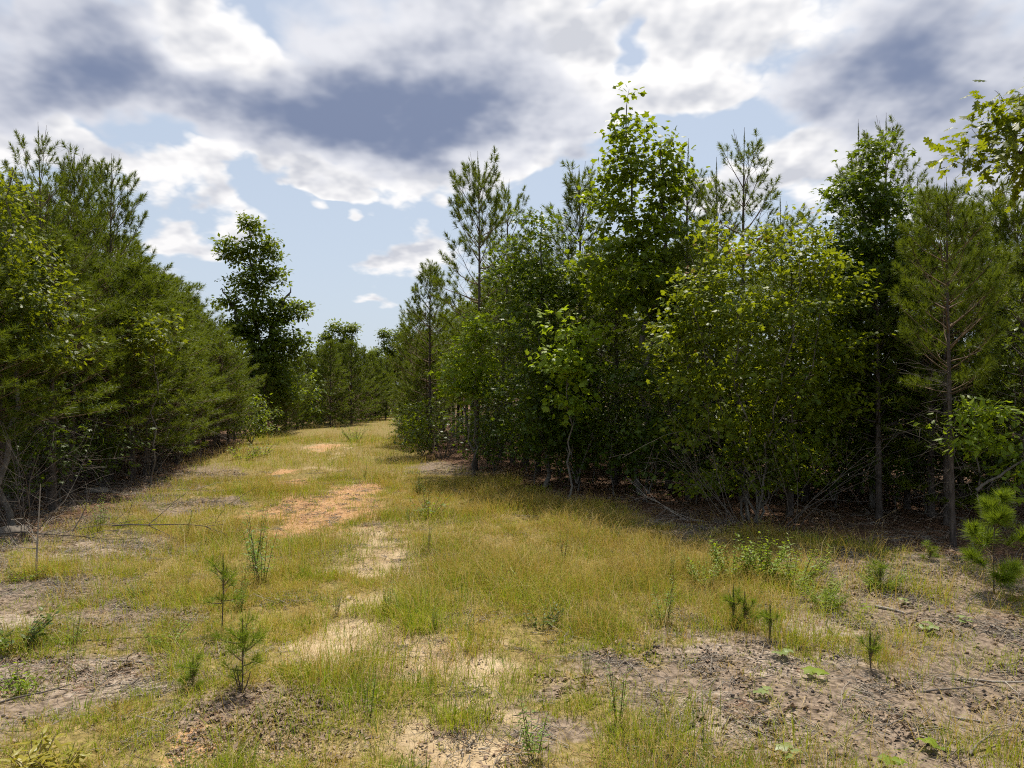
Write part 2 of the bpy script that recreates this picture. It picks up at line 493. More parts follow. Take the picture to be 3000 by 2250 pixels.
# ------------------------------------------------------------------ object helpers
def link(name, me, parent=None, loc=(0, 0, 0), rot=(0, 0, 0), scale=(1, 1, 1), kind=None):
    o = bpy.data.objects.new(name, me)
    COL.objects.link(o)
    o.location, o.rotation_euler, o.scale = loc, rot, scale
    if parent:
        o.parent = parent
    if kind:
        o['kind'] = kind
    return o


def thing(name, label, cat, loc=(0, 0, 0), rz=0.0, s=1.0, group=None, tilt=(0, 0)):
    o = bpy.data.objects.new(name, None)
    o.empty_display_size = 0.2
    COL.objects.link(o)
    o.location = loc
    o.rotation_euler = (tilt[0], tilt[1], rz)
    o.scale = s if hasattr(s, '__len__') else (s, s, s)
    o['label'], o['category'] = label, cat
    if group:
        o['group'] = group
    return o


def at_ground(x, y, dz=0.0):
    return (x, y, zg1(x, y) - 0.03 + dz)


# ------------------------------------------------------------------ ground
def spaced(lo_far, lo, hi, hi_far, step, grow=1.16):
    mid = list(np.arange(lo, hi, step))
    a, s = [], step
    v = mid[-1]
    while v < hi_far:
        s *= grow
        v += s
        a.append(v)
    b, s, v = [], step, mid[0]
    while v > lo_far:
        s *= grow
        v -= s
        b.append(v)
    return np.array(b[::-1] + mid + a)


def build_ground():
    xs = spaced(-1500, -9, 9, 1500, 0.11)
    ys = spaced(-60, 3.5, 16, 3000, 0.10, 1.05)
    X, Y = np.meshgrid(xs, ys)
    x, y = X.ravel(), Y.ravel()
    z = zg(x, y)
    sand, clay, lit, pale, fo = masks(x, y)
    z -= 0.03 * np.maximum(sand, clay)
    nx, ny = len(xs), len(ys)
    i = (np.arange(ny - 1)[:, None] * nx + np.arange(nx - 1)[None, :])
    q = np.stack([i, i + 1, i + nx + 1, i + nx], -1).reshape(-1, 4)
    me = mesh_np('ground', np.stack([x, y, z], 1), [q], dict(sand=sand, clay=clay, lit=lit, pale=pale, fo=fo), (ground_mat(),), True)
    o = link('ground', me, kind='structure')
    o['label'] = 'sandy clearing floor with worn track between the trees'
    return o


build_ground()

# ------------------------------------------------------------------ pines
def needle_mesh(name, B, D, L, per, nlen, width, rng, mat, th0=80, th1=16):
    """needles round shoots: B base (n,3), D direction, L length, per = needles for each shoot, nlen = needle length (n,)"""
    n = len(B)
    idx = np.repeat(np.arange(n), per)
    N = len(idx)
    s = rng.random(N) ** 0.8
    U, V = frames(D, rng)
    ph = rng.random(N) * 2 * math.pi
    th = np.radians(th0 + (th1 - th0) * s + rng.normal(size=N) * 9)
    d = D[idx] * np.cos(th)[:, None] + (U[idx] * np.cos(ph)[:, None] + V[idx] * np.sin(ph)[:, None]) * np.sin(th)[:, None]
    ln = nlen[idx] * (0.65 + 0.45 * rng.random(N)) * (1 - 0.35 * s)
    d[:, 2] -= 0.10 * rng.random(N)
    p = B[idx] + D[idx] * (L[idx] * s)[:, None]
    side = unit(np.cross(d, rng.normal(size=d.shape))) * (width * (0.7 + 0.6 * rng.random(N)))[:, None]
    v = np.stack([p - side, p + side, p + d * ln[:, None]], 1).reshape(-1, 3)
    f = np.arange(3 * N).reshape(-1, 3)
    r = np.clip(np.repeat(rng.random(n), per) * 0.7 + rng.random(N) * 0.3, 0, 1)
    return mesh_np(name, v, [f], {'rnd': np.repeat(r, 3)}, (mat,), False)


def make_pine(seed, h=7.0, cb=0.3, maxl=1.6, per=58, width=0.0056, young=False, dead=True, tipl=1.0, nl=0.17, whorl=(4, 6), gap=(0.26, 0.42), low=False):
    rng = np.random.default_rng(seed)
    bend = rng.normal(size=2) * 0.015 * h
    ax = lambda z: np.array([bend[0] * math.sin(z / h * 2.4), bend[1] * math.sin(z / h * 2.0 + 0.4) - bend[1] * math.sin(0.4), z])
    tr = Acc()
    zz = np.linspace(-0.15, h - 0.1, 18)
    r0 = 0.0095 * h + 0.004 if h > 2 else 0.0075 * h
    tr.tube([ax(z) for z in zz], [max(0.006, r0 * (1 - max(z, 0) / h) ** 0.85 * (1.25 if z < 0.1 else 1)) for z in zz], 8)
    br, dd = Acc(), Acc()
    B, D, L, NL = [], [], [], []

    def shoot(p, d, l, nlen=None):
        B.append(p); D.append(unit(d)); L.append(l); NL.append(nlen or nl)

    z = cb * h
    top = h - 0.7 * tipl
    a0 = rng.random() * 6.28
    while z < top:
        t = (z - cb * h) / (h - cb * h)
        n = rng.integers(whorl[0], whorl[1] + 1)
        a0 += 0.9
        for k in range(n):
            a = a0 + k * 2 * math.pi / n + rng.normal() * 0.25
            l = maxl * ((1 - t) ** 0.72) * (0.55 + 0.45 * min(1, t / 0.2)) * (0.72 + 0.5 * rng.random()) + 0.22 * min(1, h / 4)
            up = R(8 + 60 * t + rng.normal() * 9)
            d = np.array([math.cos(a) * math.cos(up), math.sin(a) * math.cos(up), math.sin(up)])
            p = ax(z + rng.normal() * 0.06)
            pts = [p]
            ns = 6
            for j in range(ns):
                d = unit(d + np.array([0, 0, 0.05 + 0.07 * j / ns]) + rng.normal(size=3) * 0.07)
                p = p + d * l / ns
                pts.append(p)
            pts = np.array(pts)
            rb = 0.006 + 0.008 * l
            br.tube(pts, np.linspace(rb, 0.003, ns + 1), 4)
            # end shoot and older needles back along the branch
            shoot(pts[-1] - unit(pts[-1] - pts[-2]) * 0.10, pts[-1] - pts[-2], 0.13 + 0.14 * tipl * rng.random())
            nt = int(2 + l * (2.4 if low else 4.2))
            for q in range(nt):
                f = 0.30 + 0.66 * (q + rng.random()) / nt
                i = min(ns - 1, int(f * ns))
                p0 = pts[i] + (pts[i + 1] - pts[i]) * (f * ns - i)
                bd = unit(pts[i + 1] - pts[i])
                sd = unit(np.cross(bd, [0, 0, 1])) * (1 if q % 2 else -1)
                td = unit(bd * 0.75 + sd * (0.75 + 0.2 * rng.random()) + np.array([0, 0, 0.12 + 0.3 * rng.random() + 0.3 * t]))
                tl = l * (0.18 + 0.2 * rng.random()) * (1.15 - 0.6 * f) + 0.10 * min(1, h / 3)
                p1 = p0 + td * tl
                if not low:
                    br.tube([p0, p1], [0.004, 0.002], 3)
                sl = min(tl * 0.9, 0.12 + 0.10 * rng.random())
                shoot(p1 - td * sl * 0.7, td + np.array([0, 0, 0.2]), sl)
        z += gap[0] + (gap[1] - gap[0]) * rng.random()
    # leader and its candles
    p = ax(top - 0.15)
    tip = ax(h)
    shoot(p, tip - p, (h - top) * 0.55 + 0.1 * min(1, h / 3), nl * 0.85)
    if h < 2:
        shoot(p + (tip - p) * 0.35, tip - p, (h - top) * 0.75, nl * 0.9)
        shoot(p + (tip - p) * 0.1, tip - p, (h - top) * 0.75, nl)
    shoot(p + (tip - p) * 0.4, tip - p, (h - top) * 0.45, nl * 0.6)
    shoot(p + (tip - p) * 0.62, tip - p, (h - top) * 0.30, nl * 0.35)
    br.tube([p, tip], [0.010, 0.004], 4)
    for k in range(rng.integers(3, 6)):
        a = rng.random() * 6.28
        l = (0.30 + 0.35 * rng.random()) * tipl
        d = unit(np.array([math.cos(a) * 0.42, math.sin(a) * 0.42, 1]))
        q = p + (tip - p) * (0.05 + 0.3 * rng.random())
        br.tube([q, q + d * l * 0.5, q + d * l * 0.5 + np.array([d[0] * 0.5, d[1] * 0.5, 1]) * l * 0.55], [0.007, 0.005, 0.003], 4)
        shoot(q + d * l * 0.25, d, l * 0.6, nl * 0.8)
    # dead lower branches
    if dead:
        z = 0.25
        while z < cb * h + 0.5:
            for k in range(rng.integers(3, 6)):
                a = rng.random() * 6.28
                l = 0.35 + 1.15 * rng.random() * min(1, 0.4 + z / (cb * h))
                d = np.array([math.cos(a), math.sin(a), 0.12 + rng.normal() * 0.2])
                p = ax(z)
                pts = [p]
                for j in range(4):
                    d = unit(d + rng.normal(size=3) * 0.16 + np.array([0, 0, -0.03]))
                    p = p + d * l / 4
                    pts.append(p)
                dd.tube(pts, np.linspace(0.007, 0.0022, 5), 3, rng.random())
                for q in range(rng.integers(1, 4)):
                    i = rng.integers(1, 4)
                    td = unit(pts[i + 1] - pts[i] + rng.normal(size=3) * 0.7)
                    tl = l * (0.2 + 0.25 * rng.random())
                    dd.tube([pts[i], pts[i] + td * tl * 0.5 + rng.normal(size=3) * 0.02, pts[i] + td * tl], [0.004, 0.003, 0.0015], 3, rng.random())
            z += 0.16 + 0.14 * rng.random()
    mat = M['needle_young'] if young else M['needle']
    nm = needle_mesh('needles', np.array(B), np.array(D), np.array(L), per, np.array(NL), width, rng, mat)
    if low:
        return dict(h=h, trunk=tr.mesh('trunk', M['bark']), branches=br.mesh('branches', M['bark']), needles=nm, dead=None)
    return dict(h=h, trunk=tr.mesh('trunk', M['bark']), branches=br.mesh('branches', M['twig']), needles=nm, dead=dd.mesh('dead_twigs', M['dead']) if dead else None)


PINE = [make_pine(11, 7.0, 0.28, 1.75, nl=0.20), make_pine(12, 7.2, 0.32, 1.5, nl=0.19), make_pine(13, 6.8, 0.26, 1.9, nl=0.21), make_pine(14, 7.5, 0.36, 1.5, tipl=1.3, nl=0.19),
        make_pine(15, 8.0, 0.40, 1.75, tipl=1.5, gap=(0.34, 0.55), nl=0.20, per=80)]
# simpler ones for the crowded inner rows
INNER = [make_pine(51, 7.0, 0.30, 1.6, per=22, width=0.0105, nl=0.23, gap=(0.42, 0.6), dead=False, low=True), make_pine(52, 7.0, 0.36, 1.5, per=22, width=0.0105, nl=0.23, gap=(0.42, 0.6), dead=False, low=True),
         make_pine(53, 7.0, 0.24, 1.7, per=22, width=0.0105, nl=0.23, gap=(0.42, 0.6), dead=False, low=True)]
# thin airy ones for the skyline
SPIRE = [make_pine(21, 8.5, 0.45, 1.05, tipl=1.7, gap=(0.36, 0.6), per=70), make_pine(22, 8.5, 0.40, 1.9, tipl=1.4, gap=(0.45, 0.75), per=66, whorl=(3, 5))]


BACK = [make_pine(54, 6.0, 0.05, 1.3, per=22, width=0.0105, nl=0.23, gap=(0.42, 0.6), dead=False, low=True), make_pine(55, 6.0, 0.08, 1.4, per=22, width=0.0105, nl=0.23, gap=(0.42, 0.6), dead=False, low=True)]
DENSE = [make_pine(58, 6.5, 0.015, 1.5, nl=0.20, whorl=(5, 7)), make_pine(59, 6.5, 0.02, 1.4, nl=0.20, whorl=(5, 7))]
FULL = [make_pine(56, 7.0, 0.10, 1.6, nl=0.20), make_pine(57, 7.0, 0.14, 1.5, nl=0.20)]


def put_pine(v, x, y, h, label, rz=None, group=None, wide=1.0, tilt=(0, 0), name='pine_tree'):
    s = h / v['h']
    rz = (x * 7.3 + y * 3.1) % 6.28 if rz is None else rz
    t = thing(name, label, 'pine tree', at_ground(x, y), rz, (s * wide, s * wide, s), group, tilt)
    link('trunk', v['trunk'], t)
    link('branches', v['branches'], t)
    link('crown', v['needles'], t, kind='stuff')
    if v['dead']:
        link('dead_twigs', v['dead'], t, kind='stuff')
    return t


ORD = ['first', 'second', 'third', 'fourth', 'fifth', 'sixth', 'seventh', 'eighth', 'ninth', 'tenth', 'eleventh', 'twelfth', 'thirteenth', 'fourteenth',
       'fifteenth', 'sixteenth', 'seventeenth', 'eighteenth', 'nineteenth', 'twentieth', 'twenty-first', 'twenty-second', 'twenty-third', 'twenty-fourth', 'twenty-fifth', 'twenty-sixth']
prng = np.random.default_rng(5)


def place(px, marks):
    for lim, name in marks:
        if px < lim:
            return name
    return marks[-1][1]


LEFT_MARKS = [(60, 'the border oak'), (170, 'the tallest open-topped pine'), (270, 'the dense dark-topped pine'), (430, 'the steep-limbed tall pine'), (560, 'the sloping end of the left stand'), (9999, 'the low far end of the left stand')]
RIGHT_MARKS = [(1350, 'the bare-trunked roadside pine'), (1480, 'the tall corner pine'), (1700, 'the dark glossy sweetgum'), (1960, 'the tall tulip tree'), (2250, 'the left half of the maple'), (2450, 'the right half of the maple'),
               (2680, 'the rounded dark sweetgum'), (2840, 'the lone bare-trunked pine'), (9999, 'the overhanging oak leaves')]
FAR_MARKS = [(640, 'the sloping left stand'), (760, 'the tall lobed oak'), (860, 'the yellow-green far sapling'), (960, 'the left half of the far pines'), (1060, 'the airy round-topped tree'), (1140, 'the end of the track'), (9999, 'the far right edge pines')]

# the left stand: prominent trees, photograph x, distance, top y
for v, px, d, ty, lab in [
    (SPIRE[1], 92, 15.5, 350, 'tall open-topped pine whose slim tip is highest above the left stand'),
    (PINE[3], 205, 16.6, 430, 'pine with dense dark top just right of the tallest left tip'),
    (PINE[4], 325, 19.6, 440, 'twin-tipped looking tall pine with steep limbs, inner end of the high left group'),
    (SPIRE[1], 262, 21.0, 450, 'slender pine tip standing between two taller tips on the left skyline'),
]:
    put_pine(v, gx(px, d), d, hz(ty, d), lab, group='tall pines of the left stand', wide=0.8)
# front row along the track, near to far
row = []
y = 11.6
i = 0
while y < 36:
    x = float(edge_l(y)) - 0.55 + prng.normal() * 0.25
    h = float(np.interp(y, [11, 16, 22, 28, 34, 37], [5.4, 6.0, 6.1, 5.2, 4.4, 4.0])) * (0.95 + 0.1 * prng.random())
    put_pine(FULL[i % 2] if y > 17 and i % 3 else PINE[(i * 3 + 2) % 5], x, y, h, f'bushy green pine at the left edge of the track, {ORD[i]} from the camera', group='front row of the left stand', wide=1.3 if y < 20 else 1.5)
    row.append((x, y))
    y += 0.85 + 0.3 * prng.random() + 0.012 * y
    i += 1
# deeper rows
k = 0
for rown in range(1, 7):
    y = 8.5 + prng.random()
    while y < 40:
        x = float(edge_l(y)) - 0.7 - 1.45 * rown + prng.normal() * 0.3
        px = 1500 + x / y * F
        if px > -260:
            lim = np.interp(px, [-200, 0, 60, 160, 260, 400, 470, 640, 747], [470, 470, 440, 470, 480, 640, 740, 900, 1010])
            h = min(hz(lim + 30 + 60 * prng.random(), y), 7.8)
            put_pine(PINE[k % 4] if rown == 1 else BACK[k % 2] if rown in (2, 4, 6) else INNER[k % 3], x, y, h, f'crowded inner pine in the {ORD[rown]} rank behind {place(px, LEFT_MARKS)}', group='inner pines of the left stand', wide=1.4)
            k += 1
        y += 1.4 + 0.4 * prng.random() + 0.03 * y

# far stand closing the track
far = [(772, 40, 1060), (806, 42, 1075), (838, 44, 1050), (870, 46, 1040), (905, 50, 1020), (940, 53, 1000), (968, 50, 985), (1000, 55, 1000), (1030, 53, 990), (1062, 57, 1010), (1085, 60, 1025), (1110, 63, 1040), (1132, 68, 1050)]
for i, (px, d, ty) in enumerate(far):
    put_pine(DENSE[i % 2], gx(px, d), d, hz(ty, d), f'distant dense pine where the track bends, {ORD[i]} from the left oak', group='far pines at the bend of the track', wide=1.25)
k = 0
for rown in range(2):
    for px in range(560, 1330, 30):
        d = 60 + rown * 7 + prng.random() * 4 + (12 if px > 1150 else 0)
        if 1140 < px < 1235 and d < 86:
            continue
        if px < 760:
            d -= 14
        ty = np.interp(px, [560, 750, 900, 1000, 1100, 1150, 1300], [1040, 1040, 1030, 1005, 1045, 1075, 1060]) + prng.random() * 25
        put_pine(BACK[k % 2], gx(px, d), d, hz(ty, d), f'small distant pine in the {ORD[rown]} rank behind {place(px, FAR_MARKS)}', group='pines beyond the bend', wide=1.7)
        k += 1

for i, (px, d, ty) in enumerate([(1128, 88, 1050), (1152, 93, 1040), (1176, 96, 1055), (1200, 92, 1035), (1226, 88, 1030), (1252, 86, 1020)]):
    put_pine(BACK[i % 2], gx(px, d), d, hz(ty, d), f'dim far pine closing the end of the track, {ORD[i]} from the left', group='pines closing the end of the track', wide=2.0)
y, i = 31.0, 0
while y < 84:
    x = float(edge_r(y)) + 0.7 + prng.normal() * 0.3
    put_pine(DENSE[i % 2], x, y, hz(1010 - 60 * prng.random(), y) * (0.9 + 0.15 * prng.random()), f'pine along the far right edge of the track, {ORD[i]} beyond the grey dead bush', group='far right edge pines', wide=1.35)
    y += 2.6 + 0.05 * y
    i += 1

# the right stand: prominent trees
for v, px, d, ty, lab, wd in [
    (PINE[4], 1392, 21.5, 448, 'tall dark pine with open limbs at the inner corner of the right stand', 0.85),
    (PINE[1], 1262, 28.0, 765, 'shorter pine with bare dark trunk beside the grey dead bush', 1.1),
    (PINE[0], 1225, 33.0, 905, 'low feathery pine farthest along the right edge of the track', 1.1),
    (SPIRE[1], 1502, 24.0, 525, 'pine with several upright tips just right of the tall corner pine', 0.9),
    (PINE[3], 1690, 20.0, 480, 'pine top with thin candles left of the tall tulip tree', 1.0),
    (SPIRE[0], 2024, 18.0, 398, 'single narrow pine spire just right of the tall tulip tree', 1.0),
    (SPIRE[0], 2098, 20.5, 450, 'slim pine tip between the narrow spire and the leaning forked pine', 1.0),
    (SPIRE[1], 2188, 19.0, 362, 'forked open pine standing above the yellow-green maple', 1.0),
    (SPIRE[0], 2285, 21.0, 560, 'lowest slim pine tip above the yellow-green maple', 1.0),
    (SPIRE[0], 2515, 17.5, 340, 'tall pine tip poking out over the dark sweetgum crown', 0.9),
    (SPIRE[1], 2600, 19.5, 325, 'tallest right-hand pine with side limbs rising behind the sweetgum', 0.85),
    (PINE[1], 2772, 13.6, 520, 'full pine behind the lone roadside trunk on the right', 0.95),
    (PINE[2], 2890, 16.6, 545, 'bright pine behind the overhanging oak leaves', 1.0),
    (PINE[0], 2985, 15.8, 590, 'pine cut off by the right border of the picture', 1.0),
    (SPIRE[1], 2700, 19.5, 510, 'thin pine limb reaching up between sweetgum and lone pine', 0.9),
    (FULL[0], 2655, 15.2, 650, 'bushy pine low between the sweetgum and the lone trunk', 1.1),
    (FULL[1], 2860, 15.0, 640, 'bushy pine filling the gap right of the lone trunk', 1.15),
    (FULL[0], 3010, 14.2, 680, 'bushy pine lowest at the right border of the picture', 1.15),
]:
    put_pine(v, gx(px, d), d, hz(ty, d), lab, group='tall pines of the right stand', wide=wd)
# inner rows of the right stand
k = 0
for rown in range(1, 7):
    y = 10.0
    while y < 46:
        x = float(edge_r(y)) + 0.8 + 1.5 * rown + prng.normal() * 0.35
        px = 1500 + x / y * F
        if 1180 < px < 3250:
            lim = np.interp(px, [1200, 1300, 1400, 1500, 1700, 2000, 2300, 2700, 3000], [960, 800, 720, 640, 620, 640, 650, 640, 640])
            h = min(hz(lim + 50 + 120 * prng.random(), y), 7.6)
            put_pine(BACK[k % 2] if rown in (3, 5, 6) else INNER[k % 3], x, y, h, f'shaded inner pine in the {ORD[rown]} rank behind {place(px, RIGHT_MARKS)}', group='inner pines of the right stand', wide=1.4)
            k += 1
        y += 1.5 + 0.5 * prng.random() + 0.03 * y

# the lone pine at the right edge with a bare lower trunk
LONE = make_pine(31, 6.3, 0.42, 1.3, per=110, width=0.0042, nl=0.20, gap=(0.30, 0.44), whorl=(4, 6), tipl=1.2)
d = 11.7
put_pine(LONE, gx(2790, d), d, hz(505, d), 'lone pine with scaly bare trunk and dead twigs at the right edge of the clearing', rz=0.6, tilt=(0, -0.02), wide=0.85)

# ------------------------------------------------------------------ leaves and hardwoods
def fan(outline, fold=0.12, droop=0.15):
    """leaf outline in the plane (x along the leaf, y across), folded on its midrib; returns verts, tris"""
    o = np.array(outline, float)
    z = -fold * np.abs(o[:, 1]) * 2 - droop * (o[:, 0] ** 2)
    v = np.concatenate([[[0.42, 0, 0.0 - droop * 0.17]], np.column_stack([o, z])])
    n = len(o)
    f = [[0, 1 + i, 1 + (i + 1) % n] for i in range(n)]
    return v, np.array(f)


LEAF = {
    'tulip': fan([(0, 0), (0.12, -0.42), (0.42, -0.46), (0.60, -0.30), (0.98, -0.40), (0.86, 0), (0.98, 0.40), (0.60, 0.30), (0.42, 0.46), (0.12, 0.42)]),
    'star': fan([(0, 0), (-0.02, -0.52), (0.30, -0.22), (0.66, -0.55), (0.58, -0.18), (1.0, 0), (0.58, 0.18), (0.66, 0.55), (0.30, 0.22), (-0.02, 0.52)]),
    'maple': fan([(0, 0), (0.10, -0.44), (0.36, -0.24), (0.62, -0.42), (1.0, 0), (0.62, 0.42), (0.36, 0.24), (0.10, 0.44)]),
    'oak': fan([(0, 0), (0.14, -0.07), (0.20, -0.20), (0.30, -0.19), (0.34, -0.07), (0.46, -0.27), (0.57, -0.29), (0.58, -0.09), (0.74, -0.24), (0.84, -0.21), (0.82, -0.08), (0.97, -0.07),
                (0.97, 0.07), (0.82, 0.08), (0.84, 0.21), (0.74, 0.24), (0.58, 0.09), (0.57, 0.29), (0.46, 0.27), (0.34, 0.07), (0.30, 0.19), (0.20, 0.20), (0.14, 0.07)], 0.10, 0.12),
    'ovate': fan([(0, 0), (0.25, -0.22), (0.6, -0.22), (1.0, 0), (0.6, 0.22), (0.25, 0.22)]),
    'lance': fan([(0, 0), (0.3, -0.09), (0.65, -0.08), (1.0, 0), (0.65, 0.08), (0.3, 0.09)], 0.1, 0.25),
    'clump': (np.array([(0, 0, 0), (0.5, -0.3, -0.02), (1, 0, -0.1), (0.5, 0.3, -0.02)]), np.array([(0, 1, 2), (0, 2, 3)])),
}


def leaf_frames(P, A, Nrm):
    a = unit(A)
    b = unit(np.cross(Nrm, a))
    n = np.cross(a, b)
    return a, b, n


def leaves_mesh(name, kind, P, A, Nrm, S, rnd, mat):
    v, f = LEAF[kind]
    a, b, n = leaf_frames(P, A, Nrm)
    V = P[:, None, :] + S[:, None, None] * (a[:, None, :] * v[None, :, 0, None] + b[:, None, :] * v[None, :, 1, None] + n[:, None, :] * v[None, :, 2, None])
    k = len(v)
    Fc = (np.arange(len(P))[:, None, None] * k + f[None]).reshape(-1, 3)
    return mesh_np(name, V.reshape(-1, 3), [Fc], {'rnd': np.repeat(rnd, k)}, (mat,), False)


def in_ellipsoids(env, n, rng, shell=0.55, mind=0.0):
    vol = np.array([e[3] * e[4] * e[5] for e in env])
    vol = vol ** 0.8
    vol /= vol.sum()
    out = []
    tries = 0
    while len(out) < n and tries < n * 40:
        tries += 1
        e = env[rng.choice(len(env), p=vol)]
        d = unit(rng.normal(size=3))
        p = np.array(e[:3]) + d * (rng.random() ** shell) * np.array(e[3:6])
        if p[2] < 0.15:
            continue
        if mind and out and np.min(np.sum((np.array(out) - p) ** 2, 1)) < mind * mind:
            continue
        out.append(p)
    return np.array(out)


def make_hardwood(seed, stems, env, ncl, per, kind, size, mat, clr=0.22, r0=0.06, bark=None, shell=0.5, mind=0.0, flat=0.38, up=0.75, young=0.0, wood_r=1.0):
    """stems: trunk polylines; env: crown ellipsoids (centre, radii) the twigs grow into"""
    rng = np.random.default_rng(seed)
    tr = lb = Acc()
    sk, skr = [], []
    for s in stems:
        s = np.array(s, float)
        # resample smoothly
        t = np.linspace(0, len(s) - 1, 14)
        pts = np.column_stack([np.interp(t, np.arange(len(s)), s[:, c]) for c in range(3)])
        pts[1:-1] += rng.normal(size=(12, 3)) * 0.015 * np.linalg.norm(s[-1] - s[0]) * [1, 1, 0.2]
        rr = r0 * (np.linspace(1, 0.12, 14) ** 0.9)
        rr[0] *= 1.25
        tr.tube(pts, rr, 7)
        sk += list(pts[2:])
        skr += list(rr[2:])
    C = in_ellipsoids(env, ncl, rng, shell, mind)
    axis = np.mean([np.array(s[-1]) for s in stems], axis=0)
    sk, skr = np.array(sk), np.array(skr)
    order = np.argsort(np.min(np.linalg.norm(C[:, None] - sk[None], axis=2), axis=1))
    root = []
    for ci in order:
        c = C[ci]
        dist = np.linalg.norm(sk - c, axis=1)
        cost = dist + 0.9 * np.maximum(0, sk[:, 2] - c[2] + 0.35 * dist)
        j = int(np.argmin(cost))
        p, l = sk[j], dist[j]
        mid = p + (c - p) * 0.5 + np.array([0, 0, 0.06 * l]) + rng.normal(size=3) * 0.05 * l
        pts = np.array([p, p * 0.5625 + mid * 0.375 + c * 0.0625 if False else p + (mid - p) * 0.55, mid, mid + (c - mid) * 0.5 + rng.normal(size=3) * 0.03 * l, c])
        ra = min(skr[j] * 0.75, (0.004 + 0.011 * l) * wood_r)
        rr = np.linspace(ra, 0.0025, 5)
        lb.tube(pts, rr, 4)
        sk = np.concatenate([sk, pts[1:]])
        skr = np.concatenate([skr, rr[1:]])
        root.append((ci, pts[-2]))
    rootp = np.zeros_like(C)
    for ci, p in root:
        rootp[ci] = p
    n = len(C)
    k = np.maximum(3, (per * (0.6 + 0.8 * rng.random(n))).astype(int))
    idx = np.repeat(np.arange(n), k)
    N = len(idx)
    out = unit(C - rootp)
    off = rng.normal(size=(N, 3)) * clr * np.array([1, 1, flat])
    P = C[idx] + off - out[idx] * (rng.random(N) * clr)[:, None]
    A = unit(unit(off) * 0.7 + out[idx] * 0.5 + rng.normal(size=(N, 3)) * 0.45 + np.array([0, 0, -0.25]))
    Nn = unit(np.array([0, 0, 1.0]) * (up + 0.35) + unit(P - np.array([axis[0], axis[1], P[:, 2].mean()])) * 0.35 + rng.normal(size=(N, 3)) * 0.45)
    S = size * (0.45 + 0.75 * rng.random(N))
    cen = np.mean(C, axis=0)
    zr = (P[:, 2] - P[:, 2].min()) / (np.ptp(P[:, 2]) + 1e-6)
    rnd = np.clip(np.repeat(rng.random(n), k) * 0.40 + rng.random(N) * 0.45 + young * rng.random(N) + 0.30 * (zr - 0.45), 0, 1)      # random young yellow; height term paints a bright top and shaded lower crown
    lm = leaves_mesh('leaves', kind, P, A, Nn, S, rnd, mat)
    return dict(trunk=tr.mesh('trunk', bark or M['smooth_bark']), leaves=lm, R=rnd, P=P, A=A, N=Nn, S=S, kind=kind, mat=mat)


def put_hardwood(v, name, label, cat, x, y, rz=0.0, s=1.0, group=None):
    t = thing(name, label, cat, at_ground(x, y), rz, s, group)
    link('trunk', v['trunk'], t)
    link('crown', v['leaves'], t, kind='stuff')
    return t


LEAF_ME = {}


def leaf_parts(t, v, sel, grow=1.0):
    """single leaves as parts of their own"""
    a, b, n = leaf_frames(v['P'][sel], v['A'][sel], v['N'][sel])
    for q in range(len(sel)):
        key = (v['kind'], v['mat'].name, q % 5)
        if key not in LEAF_ME:
            lv, lf = LEAF[v['kind']]
            LEAF_ME[key] = mesh_np('leaf', lv * [1, 0.85 + 0.08 * (q % 5), 0.6 + 0.3 * (q % 5)], [lf], {'rnd': np.full(len(lv), 0.2 + 0.16 * (q % 5))}, (v['mat'],))
        s = float(v['S'][sel[q]]) * grow
        o = link('leaf', LEAF_ME[key], t)
        mt = Matrix.Identity(4)
        for r_ in range(3):
            mt[r_][0], mt[r_][1], mt[r_][2], mt[r_][3] = a[q][r_] * s, b[q][r_] * s, n[q][r_] * s, v['P'][sel[q]][r_]
        o.matrix_local = mt


def split_near(v, count, rng, front):
    """take out of the joined crown the leaves that show largest (front side, facing the camera)"""
    sc_ = v['P'] @ np.array(front) + rng.normal(size=len(v['P'])) * 0.3
    sel = np.argsort(-sc_)[:count]
    keep = np.ones(len(v['P']), bool)
    keep[sel] = False
    return sel, keep


def hardwood_with_leaves(v, name, label, cat, x, y, count, front=(0, -1, 0.3)):
    rng = np.random.default_rng(99)
    sel, keep = split_near(v, count, rng, front)
    v2 = dict(v)
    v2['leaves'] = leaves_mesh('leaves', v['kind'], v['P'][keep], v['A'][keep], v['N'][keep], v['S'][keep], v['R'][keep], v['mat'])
    t = put_hardwood(v2, name, label, cat, x, y)
    leaf_parts(t, v, sel)
    return t


# tall tulip tree
d = 17.0
h = hz(232, d)
tul = make_hardwood(41, [[(0, 0, -0.1), (0.1, 0, 3), (-0.05, 0.1, 6), (-0.35, 0, h - 0.55)], [(0.0, 0, 3.4), (0.55, -0.1, 5.6), (0.45, -0.1, h - 1.6)]],
                    [(-0.33, 0, h - 0.15, 0.16, 0.18, 0.2), (-0.33, 0, h - 0.45, 0.32, 0.35, 0.5), (-0.35, 0, h - 1.2, 0.6, 0.6, 0.6), (-0.4, 0, h - 2.0, 0.8, 0.8, 0.7), (0.45, 0, h - 1.55, 0.45, 0.5, 0.65), (0.65, 0, h - 2.5, 0.65, 0.7, 0.75),
                     (-0.5, 0, h - 3.0, 0.95, 0.9, 0.8), (0.35, 0, h - 3.5, 1.05, 1.0, 0.8), (-0.4, 0, h - 4.5, 1.4, 1.2, 1.0), (0.5, 0.1, h - 5.2, 1.3, 1.2, 1.0)],
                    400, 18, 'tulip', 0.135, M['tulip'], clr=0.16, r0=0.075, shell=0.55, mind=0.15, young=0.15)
hardwood_with_leaves(tul, 'tulip_tree', 'tallest broadleaf, a tulip tree rising above the right stand', 'tulip tree', gx(1880, d), d, 160)
